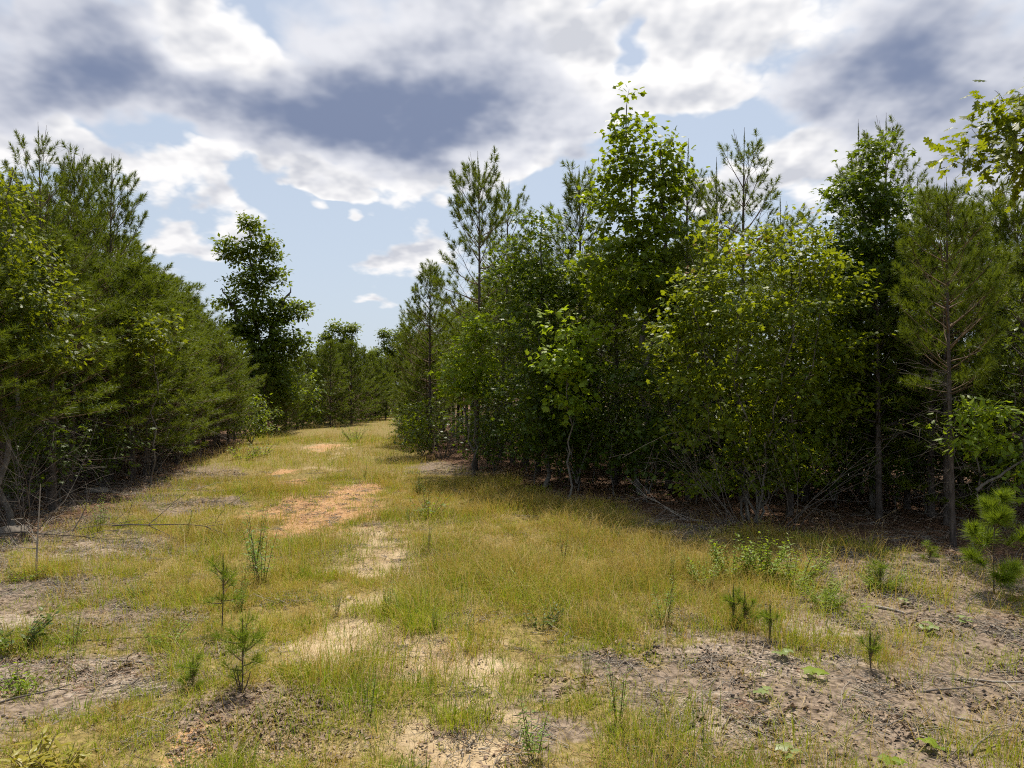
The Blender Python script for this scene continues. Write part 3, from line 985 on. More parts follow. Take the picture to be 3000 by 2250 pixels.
# bright tulip saplings in front of it
d = 16.0
sap = make_hardwood(42, [[(0, 0, -0.1), (0.05, 0, 1.5), (-0.1, 0.0, 4.3)]],
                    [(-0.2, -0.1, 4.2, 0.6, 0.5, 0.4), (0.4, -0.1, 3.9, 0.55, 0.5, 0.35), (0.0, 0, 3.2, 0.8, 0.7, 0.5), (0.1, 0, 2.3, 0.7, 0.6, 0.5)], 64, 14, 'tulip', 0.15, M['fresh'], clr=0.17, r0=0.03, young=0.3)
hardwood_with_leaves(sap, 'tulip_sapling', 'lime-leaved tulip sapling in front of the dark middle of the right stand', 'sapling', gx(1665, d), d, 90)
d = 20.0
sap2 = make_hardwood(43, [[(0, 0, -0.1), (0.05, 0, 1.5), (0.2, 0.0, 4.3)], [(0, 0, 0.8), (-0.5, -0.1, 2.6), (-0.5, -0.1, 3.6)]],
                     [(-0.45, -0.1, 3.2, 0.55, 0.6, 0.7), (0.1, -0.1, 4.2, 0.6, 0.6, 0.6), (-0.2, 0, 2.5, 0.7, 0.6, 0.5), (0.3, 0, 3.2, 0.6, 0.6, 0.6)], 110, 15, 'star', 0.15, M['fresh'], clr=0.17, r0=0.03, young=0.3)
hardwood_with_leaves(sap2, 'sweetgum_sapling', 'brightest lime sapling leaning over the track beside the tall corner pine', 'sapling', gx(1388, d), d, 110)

# dark sweetgum left of the tulip tree
d = 18.3
h = hz(600, d)
gum = make_hardwood(44, [[(0, 0, -0.1), (0.05, 0, 2.5), (0.0, 0.1, h - 0.3)]],
                    [(-0.1, 0, h - 0.7, 0.8, 0.8, 0.65), (-0.5, 0, h - 1.7, 1.1, 1.0, 0.8), (0.5, 0, h - 1.9, 1.0, 1.0, 0.8), (0.0, 0, h - 3.0, 1.5, 1.3, 1.0), (0.2, 0, h - 4.4, 1.5, 1.3, 1.0), (0.1, 0, h - 5.6, 1.3, 1.1, 0.8)],
                    310, 30, 'star', 0.125, M['gum'], clr=0.17, r0=0.06, mind=0.24)
put_hardwood(gum, 'sweetgum_tree', 'dark glossy sweetgum between the corner pine and the tall tulip tree', 'sweetgum tree', gx(1590, d), d)
# big sweetgum right
d = 15.4
h = hz(395, d)
gum2 = make_hardwood(45, [[(0, 0, -0.1), (0.0, 0, 3), (-0.1, 0.1, h - 0.3)]],
                     [(-0.05, -0.2, h - 0.5, 0.55, 0.5, 0.55), (-0.3, -0.2, h - 1.3, 0.85, 0.8, 0.6), (0.45, -0.2, h - 1.5, 0.75, 0.8, 0.6), (-0.6, -0.2, h - 2.3, 0.9, 0.9, 0.6), (0.4, -0.2, h - 2.5, 0.9, 0.9, 0.6), (0.0, -0.2, h - 3.3, 1.4, 1.1, 0.7),
                      (-0.6, -0.1, h - 4.2, 1.3, 1.1, 0.7), (0.7, -0.1, h - 4.4, 1.1, 1.1, 0.7), (0.2, 0, h - 5.4, 1.6, 1.2, 0.8)],
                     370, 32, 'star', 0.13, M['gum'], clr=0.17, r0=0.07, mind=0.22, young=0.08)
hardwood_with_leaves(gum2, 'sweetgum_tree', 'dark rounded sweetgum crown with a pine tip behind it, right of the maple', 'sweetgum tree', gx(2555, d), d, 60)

# the multi-stemmed maple at the edge
d = 13.6
hm = hz(650, d)
stems = []
srng = np.random.default_rng(7)
for k in range(9):
    a = k * 0.7 + srng.random() * 0.3
    r1, tp = 0.25 + 0.2 * srng.random(), 0.9 + 0.9 * srng.random()
    stems.append([(0.08 * math.cos(a), 0.08 * math.sin(a), -0.1), (r1 * math.cos(a), r1 * math.sin(a), 1.3), (0.7 * tp * math.cos(a), 0.6 * tp * math.sin(a), 2.8), (tp * math.cos(a), 0.8 * tp * math.sin(a), hm - 0.6 - 1.0 * srng.random())])
map_ = make_hardwood(46, stems, [(-1.0, -0.1, hm - 1.2, 0.6, 0.8, 0.55), (-0.3, 0, hm - 0.7, 0.45, 0.6, 0.6), (0.35, 0, hm - 0.45, 0.5, 0.7, 0.5), (1.1, 0, hm - 0.7, 0.55, 0.7, 0.6), (1.7, 0.1, hm - 1.2, 0.5, 0.7, 0.5),
                                  (-1.45, -0.1, hm - 2.2, 0.55, 0.8, 0.5), (-0.4, -0.4, hm - 1.9, 0.8, 0.9, 0.5), (0.7, -0.3, hm - 1.8, 0.9, 1.0, 0.6), (1.7, 0, hm - 2.4, 0.6, 0.9, 0.6), (-1.0, -0.2, hm - 3.0, 0.8, 0.9, 0.45),
                                  (0.3, -0.4, hm - 2.9, 1.0, 1.0, 0.6), (1.4, -0.1, hm - 3.4, 0.7, 0.9, 0.5), (-0.5, -0.1, hm - 3.9, 1.1, 0.9, 0.5), (0.6, 0, hm - 4.3, 1.1, 0.9, 0.5), (-0.3, 0.3, 0.8, 1.2, 0.8, 0.4), (1.0, 0.4, 1.2, 0.9, 0.8, 0.5),
                                  (-0.75, 0, hm - 0.25, 0.18, 0.3, 0.4), (0.75, 0, hm + 0.05, 0.18, 0.3, 0.35), (-1.95, 0, hm - 1.9, 0.25, 0.4, 0.35)],
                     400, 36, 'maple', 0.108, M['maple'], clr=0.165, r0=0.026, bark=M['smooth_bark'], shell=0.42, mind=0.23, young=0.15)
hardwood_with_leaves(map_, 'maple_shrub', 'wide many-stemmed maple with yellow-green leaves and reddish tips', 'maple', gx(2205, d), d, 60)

# left edge hardwoods
d = 13.2
h = hz(430, d)
lef = make_hardwood(47, [[(0, 0, -0.1), (0.0, 0, 3), (-0.1, 0.1, h - 0.3)]],
                    [(-0.35, 0, h - 0.9, 0.5, 0.6, 0.8), (-0.1, 0, h - 2.2, 0.9, 0.9, 0.8), (0.7, -0.1, h - 2.8, 0.6, 0.6, 0.4), (-0.2, 0, h - 3.2, 1.1, 1.0, 0.7), (0.8, 0, h - 3.7, 0.6, 0.6, 0.4)],
                    260, 18, 'oak', 0.12, M['oak'], clr=0.17, r0=0.06, mind=0.1)
hardwood_with_leaves(lef, 'oak_tree', 'sunlit yellow-green oak crown cut by the left border of the picture', 'oak tree', gx(40, d), d, 80, (0.3, -1, 0.3))
d = 18.4
sw = make_hardwood(48, [[(0, 0, -0.1), (0.1, 0, 2.6), (0.3, -0.3, 4.6)]], [(0.3, -0.4, 4.3, 0.7, 0.5, 0.4), (0.5, -0.6, 3.8, 0.7, 0.5, 0.3), (0.0, -0.4, 3.7, 0.5, 0.5, 0.4)], 50, 12, 'star', 0.13, M['oak'], clr=0.16, r0=0.025, young=0.2)
hardwood_with_leaves(sw, 'sweetgum_sapling', 'bright sweetgum sapling poking out of the shaded left pines', 'sapling', gx(440, d), d, 60)

# the tall oak behind the left stand
d = 42.0
h = hz(628, d)
oak_far = make_hardwood(49, [[(0, 0, -0.2), (0.1, 0, 4), (-0.3, 0, 8), (-0.7, 0, h - 0.5)], [(0.1, 0, 4.5), (1.2, 0, 7.0), (1.9, 0, 8.6)], [(-0.2, 0, 5.0), (-1.3, 0, 7.0), (-2.2, 0, 8.6)]],
                        [(-0.55, 0, h - 0.7, 0.85, 0.9, 0.75), (-1.6, 0, h - 1.9, 0.9, 0.9, 0.7), (0.75, 0, h - 2.0, 0.7, 0.8, 0.75), (-0.5, 0, h - 2.4, 1.1, 1.0, 1.0), (0.9, 0, h - 3.6, 0.8, 0.9, 0.8), (-0.4, 0, h - 4.2, 1.3, 1.2, 1.1),
                         (-2.1, 0, h - 5.1, 0.95, 0.9, 0.6), (1.9, 0, h - 5.6, 1.25, 1.0, 0.75), (0.3, 0, h - 6.0, 1.7, 1.5, 1.2), (-1.3, 0, h - 6.8, 1.3, 1.3, 0.8), (1.8, 0, h - 7.4, 1.5, 1.3, 0.9), (0.2, 0, h - 8.3, 2.2, 1.8, 1.3), (0.5, 0, h - 10.0, 2.2, 1.8, 1.4)],
                        560, 36, 'clump', 0.27, M['farleaf'], clr=0.25, r0=0.20, bark=M['bark'], shell=0.5, mind=0.24, wood_r=1.6)
put_hardwood(oak_far, 'oak_tree', 'tall dark oak with lobed crown standing alone above the far end of the left stand', 'oak tree', gx(757, d), d)
# far hardwoods above the bend
fh = make_hardwood(50, [[(0, 0, -0.2), (0.1, 0, 5), (0, 0, 9)], [(0, 0, 5), (1.2, 0, 7), (1.6, 0, 8.6)], [(0, 0, 5), (-1.2, 0, 7), (-1.5, 0, 9)]],
                   [(-1.2, 0, 9.0, 1.1, 1.0, 0.9), (0.5, 0, 9.2, 1.1, 1.0, 0.8), (1.8, 0, 8.0, 0.9, 0.9, 0.9), (-0.3, 0, 7.5, 1.6, 1.3, 1.0), (0.5, 0, 6.0, 2.0, 1.6, 1.2), (0, 0, 4.6, 2.0, 1.6, 1.2)], 300, 24, 'clump', 0.34, M['farleaf'], clr=0.30, r0=0.16, wood_r=1.6)
for px, d, ty, s, lab in [(1002, 76, 942, 1.0, 'airy round-topped tree rising above the far pines at the bend'), (1158, 84, 962, 1.05, 'pale leafy tree over the far end of the track'), (1098, 90, 1020, 0.9, 'small spreading dark tree on the far skyline between two round crowns'),
                          (1225, 80, 985, 0.95, 'leafy crown half hidden by the right stand at the far end of the track')]:
    put_hardwood(fh, 'hardwood_tree', lab, 'tree', gx(px, d), d, px * 0.7, hz(ty, d) / 9.9, group='hardwoods beyond the bend')

# understory saplings and edge shrubs, shared shapes
UND = [make_hardwood(61, [[(0, 0, -0.1), (0.05, 0, 1.2), (0.0, 0.1, 2.9)], [(0, 0, 0.2), (0.4, 0, 1.2), (0.6, 0, 2.2)], [(0, 0, 0.2), (-0.4, 0.1, 1.2), (-0.6, 0.2, 2.3)]],
                     [(0, 0, 2.5, 0.8, 0.8, 0.6), (0.4, 0, 1.6, 0.8, 0.8, 0.6), (-0.4, 0, 1.5, 0.8, 0.8, 0.6), (0, 0, 0.8, 0.8, 0.8, 0.5)], 120, 13, 'star', 0.115, M['gum'], clr=0.2, r0=0.02),
       make_hardwood(62, [[(0, 0, -0.1), (0.05, 0, 1.2), (0.1, 0.1, 3.2)]], [(0, 0, 2.8, 0.6, 0.6, 0.6), (0.1, 0, 1.9, 0.9, 0.9, 0.6), (-0.1, 0, 1.1, 0.8, 0.8, 0.5)], 100, 14, 'ovate', 0.11, M['gum'], clr=0.2, r0=0.02)]
for i, (px, d, s) in enumerate([(1450, 20.2, 1.0), (1560, 18.4, 0.9), (1690, 17.6, 1.2), (1800, 16.8, 1.0), (1900, 16.0, 1.15), (2040, 15.8, 0.9)]):
    put_hardwood(UND[i % 2], 'understory_sapling', f'dark leafy sapling filling the shade of the right stand, {ORD[i]} from the corner pine', 'sapling', gx(px, d), d, i * 1.3, s, 'understory saplings along the right edge')
for i, (px, d, s) in enumerate([(2350, 16.2, 0.9), (2440, 15.4, 1.0), (2520, 15.8, 0.85), (2620, 15.0, 0.9), (2700, 14.6, 1.0), (2900, 14.0, 0.9)]):
    put_hardwood(UND[(i + 1) % 2], 'understory_sapling', f'shaded sapling behind the open right edge, {ORD[i]} from the maple', 'sapling', gx(px, d), d, i * 2.1, s, 'understory saplings behind the maple')
for i, (px, d, s) in enumerate([(40, 14.4, 1.0), (170, 15.8, 1.1), (290, 17.8, 0.9), (480, 22.0, 0.9)]):
    put_hardwood(UND[i % 2], 'understory_sapling', f'dim leafy sapling under the left pines, {ORD[i]} from the left border', 'sapling', gx(px, d), d, i * 1.7, s, 'understory saplings under the left pines')

k = 0
for rown in range(2):
    for px in range(1430, 2950, 105):
        d = float(np.interp(px, [1400, 1600, 2000, 2300, 2600, 2950], [22.5, 19.5, 17.4, 17.0, 16.8, 15.5])) + rown * 2.6 + prng.random()
        put_hardwood(UND[k % 2], 'understory_sapling', f'shaded leafy sapling in the {ORD[rown]} rank of undergrowth behind {place(px, RIGHT_MARKS)}', 'sapling', gx(px, d), d, k * 1.9, 0.75 + 0.5 * prng.random(), 'deep understory of the right stand')
        k += 1
# bright hickory sapling behind the lone trunk
d = 11.35
hick = make_hardwood(63, [[(0, 0, -0.1), (0.1, 0, 1.0), (0.0, 0, 2.4)], [(0.05, 0, 1.0), (0.7, -0.1, 1.5), (1.3, -0.1, 1.35)]],
                     [(-0.35, 0, 2.0, 0.5, 0.4, 0.28), (0.2, 0, 2.3, 0.45, 0.4, 0.2), (0.3, 0, 1.75, 0.6, 0.4, 0.25), (1.0, -0.1, 1.35, 0.6, 0.4, 0.2), (0.5, -0.1, 1.0, 0.4, 0.3, 0.15)], 80, 13, 'ovate', 0.14, M['fresh'], clr=0.14, r0=0.025, young=0.35, flat=0.4)
hardwood_with_leaves(hick, 'hickory_sapling', 'bright green sapling with drooping leaflets beside the lone pine trunk', 'sapling', gx(2850, d), d, 120)
d = 13.0
put_hardwood(UND[1], 'hickory_sapling', 'sunlit light green sapling against the right border behind the lone pine', 'sapling', gx(2990, d), d, 1.0, 1.25)

# yellow-green saplings at the far end, bush at the end of the left stand
BUSH = make_hardwood(64, [[(0, 0, -0.1), (0.1, 0, 0.8), (0.1, 0, 1.9)], [(0, 0, 0), (0.5, 0, 0.8), (0.8, 0, 1.3)], [(0, 0, 0), (-0.4, 0, 0.8), (-0.6, 0, 1.5)]],
                     [(0, 0, 1.6, 0.6, 0.6, 0.5), (0.6, 0, 1.0, 0.7, 0.7, 0.5), (-0.5, 0, 1.0, 0.7, 0.7, 0.5), (0, 0, 0.6, 0.9, 0.9, 0.4)], 110, 14, 'ovate', 0.13, M['tulip'], clr=0.18, r0=0.02)
for px, d, s, lab in [(738, 33.0, 1.2, 'rounded shrub with reddish tips at the inner end of the left pines'), (888, 48, 2.0, 'yellow-green sapling among the far pines right of the tall oak'), (1195, 34.0, 1.0, 'light green bush at the far right edge of the track'),
                      (1240, 26.5, 1.2, 'leafy bush beside the grey dead bush on the right edge')]:
    put_hardwood(BUSH, 'shrub', lab, 'shrub', gx(px, d), d, px, s)

# the oak limb hanging in from the right, each leaf a piece
d = 7.2
ox, oy = 7.22, 7.6
oakn = make_hardwood(71, [[(0, 0, -0.1), (0.05, 0, 2.5), (-0.3, 0, 4.6), (-0.4, 0, 5.9)], [(-0.2, 0, 3.8), (-1.2, -0.2, 4.8), (-2.0, -0.3, 5.05)]],
                     [(-2.15, -0.3, 5.3, 0.42, 0.5, 0.42), (-2.55, -0.35, 4.95, 0.35, 0.4, 0.16), (-1.9, -0.3, 4.75, 0.35, 0.4, 0.3), (-1.5, -0.2, 5.1, 0.5, 0.5, 0.55), (-1.9, -0.25, 5.15, 0.5, 0.5, 0.5), (-0.7, 0, 5.4, 0.8, 0.8, 0.7)],
                     125, 14, 'oak', 0.15, M['oak'], clr=0.15, r0=0.09, bark=M['bark'], shell=0.6, mind=0.12, young=0.0)
t = thing('oak_tree', 'oak limb with large lobed leaves reaching in from the right border', 'oak tree', at_ground(ox, oy))
link('trunk', oakn['trunk'], t)
vis = np.argsort(oakn['P'][:, 0])[:300]
rest = np.setdiff1d(np.arange(len(oakn['P'])), vis)
link('crown', leaves_mesh('leaves', 'oak', oakn['P'][rest], oakn['A'][rest], oakn['N'][rest], oakn['S'][rest], np.linspace(0, 0.9, len(rest)), M['oak']), t, kind='stuff')
leaf_parts(t, oakn, vis)

# ------------------------------------------------------------------ seedlings, shrubs, weeds
def make_seedling(seed, h, maxl, per=46, nl=0.13, cb=0.35, young=True, gap=(0.14, 0.22), width=0.0022):
    return make_pine(seed, h, cb, maxl, per, width, young, False, tipl=0.32, nl=nl, whorl=(2, 4), gap=gap)


SAP_BIG = make_seedling(81, 1.35, 0.42, per=130, nl=0.24, cb=0.22, gap=(0.22, 0.32), width=0.0042)
SEED = [make_seedling(82, 0.85, 0.18, per=44, nl=0.15, cb=0.42, width=0.0015, young=True), make_seedling(83, 0.5, 0.20, per=60, nl=0.15, cb=0.3, gap=(0.09, 0.14), width=0.0018), make_seedling(84, 0.45, 0.14, per=44, nl=0.13, cb=0.4, gap=(0.08, 0.13), width=0.0016)]


def put_seedling(v, px, py, h, label, wide=1.0):
    x, y = gp(px, py)
    return put_pine(v, x, y, h, label, wide=wide, group='pine seedlings in the clearing', name='pine_seedling')


x, y = gp(2908, 1738)
put_pine(SAP_BIG, x, y, 1.2, 'bright green young pine with thick needle tufts in front of the lone trunk', name='pine_sapling', rz=2.0, tilt=(0, -0.03))
for v, px, py, h, lab, wd in [
    (SEED[0], 652, 1845, 0.86, 'knee-high pine seedling with bare dark stem left of the track', 1.0),
    (SEED[1], 2178, 1852, 0.40, 'fluffy pale pine seedling on the right litter, fullest of the three together', 1.1),
    (SEED[2], 2145, 1842, 0.46, 'thin bare-stemmed seedling just left of the fluffy one', 0.9),
    (SEED[2], 2252, 1892, 0.42, 'thin seedling just right of the fluffy pale one', 1.0),
    (SEED[2], 2548, 1962, 0.42, 'upright seedling with dark stem in the middle of the right litter', 1.0),
    (SEED[1], 2578, 1725, 0.42, 'low star-shaped green seedling at the edge of the right shade', 1.3),
    (SEED[1], 570, 2020, 0.30, 'low tufted pine seedling beside the forked shrub', 1.4),
    (SEED[1], 2720, 1640, 0.30, 'small pine tuft at the foot of the lone trunk', 1.5),
]:
    put_seedling(v, px, py, h, lab, wd)

# forked little pine shrub left of the track
x, y = gp(712, 2045)
fork = make_pine(85, 0.72, 0.36, 0.20, 50, 0.0017, True, False, tipl=0.3, nl=0.15, whorl=(3, 5), gap=(0.07, 0.12))
t = put_pine(fork, x, y, 0.62, 'stubby forked pine shrub above brown leaf litter, lower left', name='pine_shrub', wide=1.0)
fa = Acc()
for a, l in [(0.5, 0.26), (2.2, 0.30), (4.0, 0.24)]:
    fa.tube([(0, 0, 0.02), (math.cos(a) * 0.05, math.sin(a) * 0.05, l * 0.4), (math.cos(a) * 0.10, math.sin(a) * 0.10, l)], [0.008, 0.0065, 0.003], 5)
link('stem', fa.mesh('stem', M['bark']), t)


def make_weed(seed, h, n, kind, size, mat, spread=0.12, per=14, stemr=0.003):
    rng = np.random.default_rng(seed)
    st = Acc()
    P, A, N, S = [], [], [], []
    for k in range(n):
        a = rng.random() * 6.28
        hh = h * (0.6 + 0.45 * rng.random())
        b = np.array([math.cos(a), math.sin(a), 0]) * spread * 0.4 * rng.random()
        tp = np.array([math.cos(a) * spread, math.sin(a) * spread, hh])
        pts = [b + np.array([0, 0, -0.03]), b * 0.5 + tp * 0.5 + np.array([0, 0, 0.03 * h]), tp]
        st.tube(pts, [stemr * 1.4, stemr, stemr * 0.6], 4)
        for q in range(per):
            f = 0.2 + 0.8 * (q + rng.random()) / per
            p = np.array(pts[0]) * (1 - f) + np.array(pts[2]) * f
            an = q * 2.4 + rng.random()
            P.append(p); A.append([math.cos(an), math.sin(an), 0.35 + 0.3 * rng.normal()]); N.append([0, 0, 1.0] + rng.normal(size=3) * 0.3); S.append(size * (1.15 - 0.5 * f) * (0.7 + 0.5 * rng.random()))
    P, A, N, S = map(np.array, (P, A, N, S))
    return dict(stem=st.mesh('stem', M['twig']), leaves=leaves_mesh('leaves', kind, P, A, N, S, rng.random(len(P)), mat))


def put_weed(v, name, label, cat, px, py, s=1.0, group=None, rz=None):
    x, y = gp(px, py)
    t = thing(name, label, cat, at_ground(x, y, 0.02), (px * 0.37) % 6.28 if rz is None else rz, s, group)
    link('stem', v['stem'], t)
    link('foliage', v['leaves'], t, kind='stuff')
    return t


W_TALL = make_weed(91, 0.75, 8, 'lance', 0.10, M['lush'], 0.16, 22)
W_SHRUB = make_weed(92, 0.55, 20, 'ovate', 0.075, M['fresh'], 0.30, 24)
W_FERN = make_weed(93, 0.50, 26, 'lance', 0.10, M['fresh'], 0.42, 26)
W_LOW = make_weed(94, 0.22, 14, 'ovate', 0.06, M['fresh'], 0.24, 9)
W_DARK = make_weed(95, 0.30, 18, 'ovate', 0.075, M['gum'], 0.30, 10)
W_YEL = make_weed(96, 0.20, 7, 'lance', 0.17, M['yellow'], 0.16, 8)
W_GOLD = make_weed(97, 0.6, 6, 'lance', 0.055, M['lush'], 0.10, 26)
for v, nm, px, py, s, lab in [
    (W_TALL, 'weed', 770, 1700, 1.25, 'tall clump of upright green weeds in the middle of the left grass'),
    (W_TALL, 'weed', 745, 1655, 1.15, 'slender weed stems just behind the tall green clump'),
    (W_LOW, 'weed', 715, 1345, 2.6, 'leafy tall weed at the foot of the left pines by the track'),
    (W_LOW, 'weed', 770, 1335, 2.3, 'leafy weed nearest the rounded shrub at the left stand'),
    (W_SHRUB, 'shrub', 2145, 1690, 1.0, 'upright leafy shrub first in the row at the edge of the right shade'),
    (W_SHRUB, 'shrub', 2235, 1690, 1.1, 'taller leafy shrub second in the row at the edge of the right shade'),
    (W_FERN, 'shrub', 2320, 1705, 1.1, 'feathery yellow-green shrub third in the row at the edge of the right shade'),
    (W_FERN, 'shrub', 2390, 1770, 0.75, 'low feathery plant in front of the yellow-green shrub row'),
    (W_FERN, 'shrub', 2420, 1790, 0.6, 'lowest feathery plant at the right end of the shrub row'),
    (W_FERN, 'shrub', 2580, 1728, 0.7, 'star-shaped bright plant alone on the litter before the shade'),
    (W_SHRUB, 'shrub', 2060, 1720, 0.7, 'small leafy plant left of the shrub row on the right'),
    (W_DARK, 'shrub', 45, 1885, 1.2, 'low dark green shrub at the left border'),
    (W_YEL, 'weed', 110, 2262, 1.0, 'yellow-leaved plant in the bottom left corner'),
    (W_YEL, 'weed', 175, 2275, 0.8, 'second yellow-leaved plant just right of the corner one'),
    (W_LOW, 'weed', 490, 1870, 1.0, 'small leafy weed left of the knee-high pine seedling'),
    (W_DARK, 'weed', 1590, 1850, 0.7, 'dark leafy sprig in the grass at the middle of the clearing'),
    (W_LOW, 'weed', 1455, 1720, 1.1, 'bright leafy sprig in the grass just right of the track'),
    (W_GOLD, 'weed', 1650, 1640, 0.8, 'upright sprig in the grass toward the right stand'),
    (W_GOLD, 'weed', 1245, 1500, 1.1, 'bushy light green weed right of the orange clay patch'),
    (W_LOW, 'weed', 1255, 1510, 2.0, 'leafy light green bush in the grass beside the clay'),
    (W_TALL, 'weed', 1565, 2225, 0.62, 'dark narrow-leaved weed at the bottom edge, middle'),
    (W_GOLD, 'weed', 1080, 2110, 0.6, 'single thin weed stalk on the near sandy ground'),
    (W_LOW, 'weed', 80, 1690, 1.0, 'small green plant by the dead branch at the left'),
    (W_LOW, 'weed', 60, 2010, 1.0, 'small weed clump on the pale ground below the left shrub'),
    (W_GOLD, 'weed', 1960, 1700, 0.7, 'thin leafy stalk in the grass left of the right shrub row'),
    (W_FERN, 'weed', 1040, 1290, 1.6, 'reddish leafy weed in the far part of the track'),
]:
    put_weed(v, nm, lab, 'shrub' if nm == 'shrub' else 'weed', px, py, s)

wr = np.random.default_rng(321)
k = 0
while k < 34:
    y_ = 5 + 17 * wr.random() ** 1.3
    x_ = (wr.random() * 2 - 1) * 0.72 * y_
    if edge_l(y_) + 1 < x_ < edge_r(y_) - 0.8 and clear_mask(np.array([x_]), np.array([y_]))[0][0] > 0.55:
        v_ = (W_GOLD, W_LOW, W_TALL, W_GOLD)[k % 4]
        t = thing('weed', 'slender green weed in the %s grass %s' % ('nearest' if y_ < 7 else 'near' if y_ < 10 else 'middle' if y_ < 14 else 'farther',
                  place(1500 + x_ / y_ * F, [(500, 'by the left border'), (900, 'left of the track'), (1250, 'on the track'), (1700, 'just right of the track'), (2100, 'before the tall tulip tree'), (2600, 'before the maple'), (9999, 'before the lone pine')])), 'weed', at_ground(x_, y_, 0.02), k * 1.7, 0.45 + 0.5 * wr.random(), 'scattered weeds in the grass')
        link('stem', v_['stem'], t)
        link('foliage', v_['leaves'], t, kind='stuff')
        k += 1
# broad-leaved seedlings lying pale on the litter
def make_rosette(seed, n, size, mat):
    rng = np.random.default_rng(seed)
    P = np.array([[0.01 * math.cos(k * 2.1), 0.01 * math.sin(k * 2.1), 0.06 + 0.015 * k] for k in range(n)])
    A = np.array([[math.cos(k * 6.28 / n + rng.random() * 0.4), math.sin(k * 6.28 / n), 0.15] for k in range(n)])
    N = np.array([[0, 0, 1.0] + rng.normal(size=3) * 0.15 for k in range(n)])
    st = Acc()
    st.tube([(0, 0, -0.03), (0.005, 0, 0.04), (0, 0, 0.075)], [0.004, 0.003, 0.002], 4)
    return st.mesh('stem', M['twig']), P, A, N, np.full(n, size * 0.55)


for i, (px, py, s, mt, lab) in enumerate([
    (2385, 1992, 0.20, 'fresh', 'broad-leaved seedling with bright flat leaves on the right litter'),
    (2290, 1945, 0.17, 'pale', 'pale broad-leaved seedling just up-left of the bright flat one'),
    (2715, 1852, 0.20, 'pale', 'yellowish wide-leaved seedling near the right border, upper one'),
    (2826, 1830, 0.15, 'pale', 'small yellowish seedling right of the wide-leaved one'),
    (2305, 2215, 0.16, 'pale', 'whitish leaf plant at the bottom edge of the right litter'),
    (2722, 2190, 0.15, 'fresh', 'green broad-leaved seedling low in the right corner'),
    (2610, 2248, 0.16, 'fresh', 'broad-leaved seedling touching the bottom border on the right'),
    (2230, 2055, 0.14, 'pale', 'small leafy seedling in the pale sand on the right'),
    (2530, 1795, 0.13, 'fresh', 'flat-leaved seedling below the star-shaped bright plant'),
    (2645, 1777, 0.12, 'pale', 'flat pale seedling by the short broken stick'),
]):
    stem, P, A, N, S = make_rosette(200 + i, 4, s, M[mt])
    x, y = gp(px, py)
    t = thing('broadleaf_seedling', lab, 'seedling', at_ground(x, y, 0.02), i * 1.1, 1.0, 'broad-leaved seedlings on the litter')
    link('stem', stem, t)
    leaf_parts(t, dict(P=P, A=A, N=N, S=S, kind='tulip', mat=M[mt]), np.arange(4))

# ------------------------------------------------------------------ dead wood
def branchy(acc, p, d, l, r, rng, depth, droop=0.0, kids=4, wob=0.16):
    n = 6
    pts = [np.array(p, float)]
    d = unit(d)
    for j in range(n):
        d = unit(d + rng.normal(size=3) * wob + np.array([0, 0, droop]))
        pts.append(pts[-1] + d * l / n)
    acc.tube(pts, np.linspace(r, max(0.0022, r * 0.35), n + 1), 5 if r > 0.01 else 4, rng.random())
    if depth > 0:
        for q in range(kids):
            i = rng.integers(2, n)
            td = unit(unit(pts[i + 1] - pts[i]) + rng.normal(size=3) * 0.6)
            branchy(acc, pts[i], td, l * (0.30 + 0.25 * rng.random()), r * 0.5, rng, depth - 1, droop, max(2, kids - 1), wob)


def dead_thing(name, label, cat, px, py, build, mat, rz=0.0, group=None, dz=0.0):
    x, y = gp(px, py)
    t = thing(name, label, cat, at_ground(x, y, dz), rz, 1.0, group)
    a = Acc()
    build(a, np.random.default_rng(int(px + py)))
    link('wood', a.mesh('wood', M[mat]), t)
    return t


def b_fallen(a, rng):
    branchy(a, (-2.3, -0.1, 0.10), (1, 0.25, 0.12), 2.8, 0.013, rng, 2, -0.02, 8, 0.13)
    branchy(a, (0.0, 0.3, 0.28), (1, 0.05, 0.10), 1.8, 0.014, rng, 1, -0.03, 5, 0.10)
    branchy(a, (-0.6, 0.2, 0.2), (0.5, 0.1, 0.8), 0.8, 0.010, rng, 1, 0, 3, 0.10)


dead_thing('fallen_branch', 'long bare fallen branch with many twigs lying along the left shade', 'fallen branch', 300, 1590, b_fallen, 'dead')


def b_snag(a, rng):
    a.tube([(0, 0, -0.1), (0.02, 0, 0.5), (0.06, 0, 1.3)], [0.014, 0.011, 0.004], 6)
    for k in range(6):
        an = rng.random() * 6.28
        branchy(a, (0.02, 0, 0.42 + 0.05 * k), (math.cos(an), math.sin(an), 0.3 + 0.5 * rng.random()), 0.36, 0.006, rng, 1, 0, 3, 0.14)


dead_thing('dead_sapling', 'broken dead sapling with pale splayed twigs near the left border', 'dead sapling', 108, 1680, b_snag, 'bleached')


def b_greybush(a, rng):
    for k in range(26):
        an = rng.random() * 6.28
        branchy(a, (0.12 * math.cos(an), 0.12 * math.sin(an), 0), (0.55 * math.cos(an), 0.55 * math.sin(an), 1), 1.2 + 0.6 * rng.random(), 0.009, rng, 1, -0.03, 4, 0.14)


dead_thing('dead_bush', 'grey leafless bush beside bare pine trunks on the right edge of the track', 'dead bush', 1300, 1348, b_greybush, 'dead')


def b_arch(a, rng):
    for k in range(9):
        an = R(-150 + 15 * k) + rng.normal() * 0.2
        branchy(a, (0.05 * k - 0.2, 0, 0), (0.75 * math.cos(an) if k % 2 else 0.6, -0.25, 1.1), 1.7 + 0.9 * rng.random(), 0.008, rng, 2, -0.035, 3, 0.12)


dead_thing('dead_shrub', 'arching bare grey stems spreading before the many-stemmed maple', 'dead shrub', 2300, 1545, b_arch, 'dead')


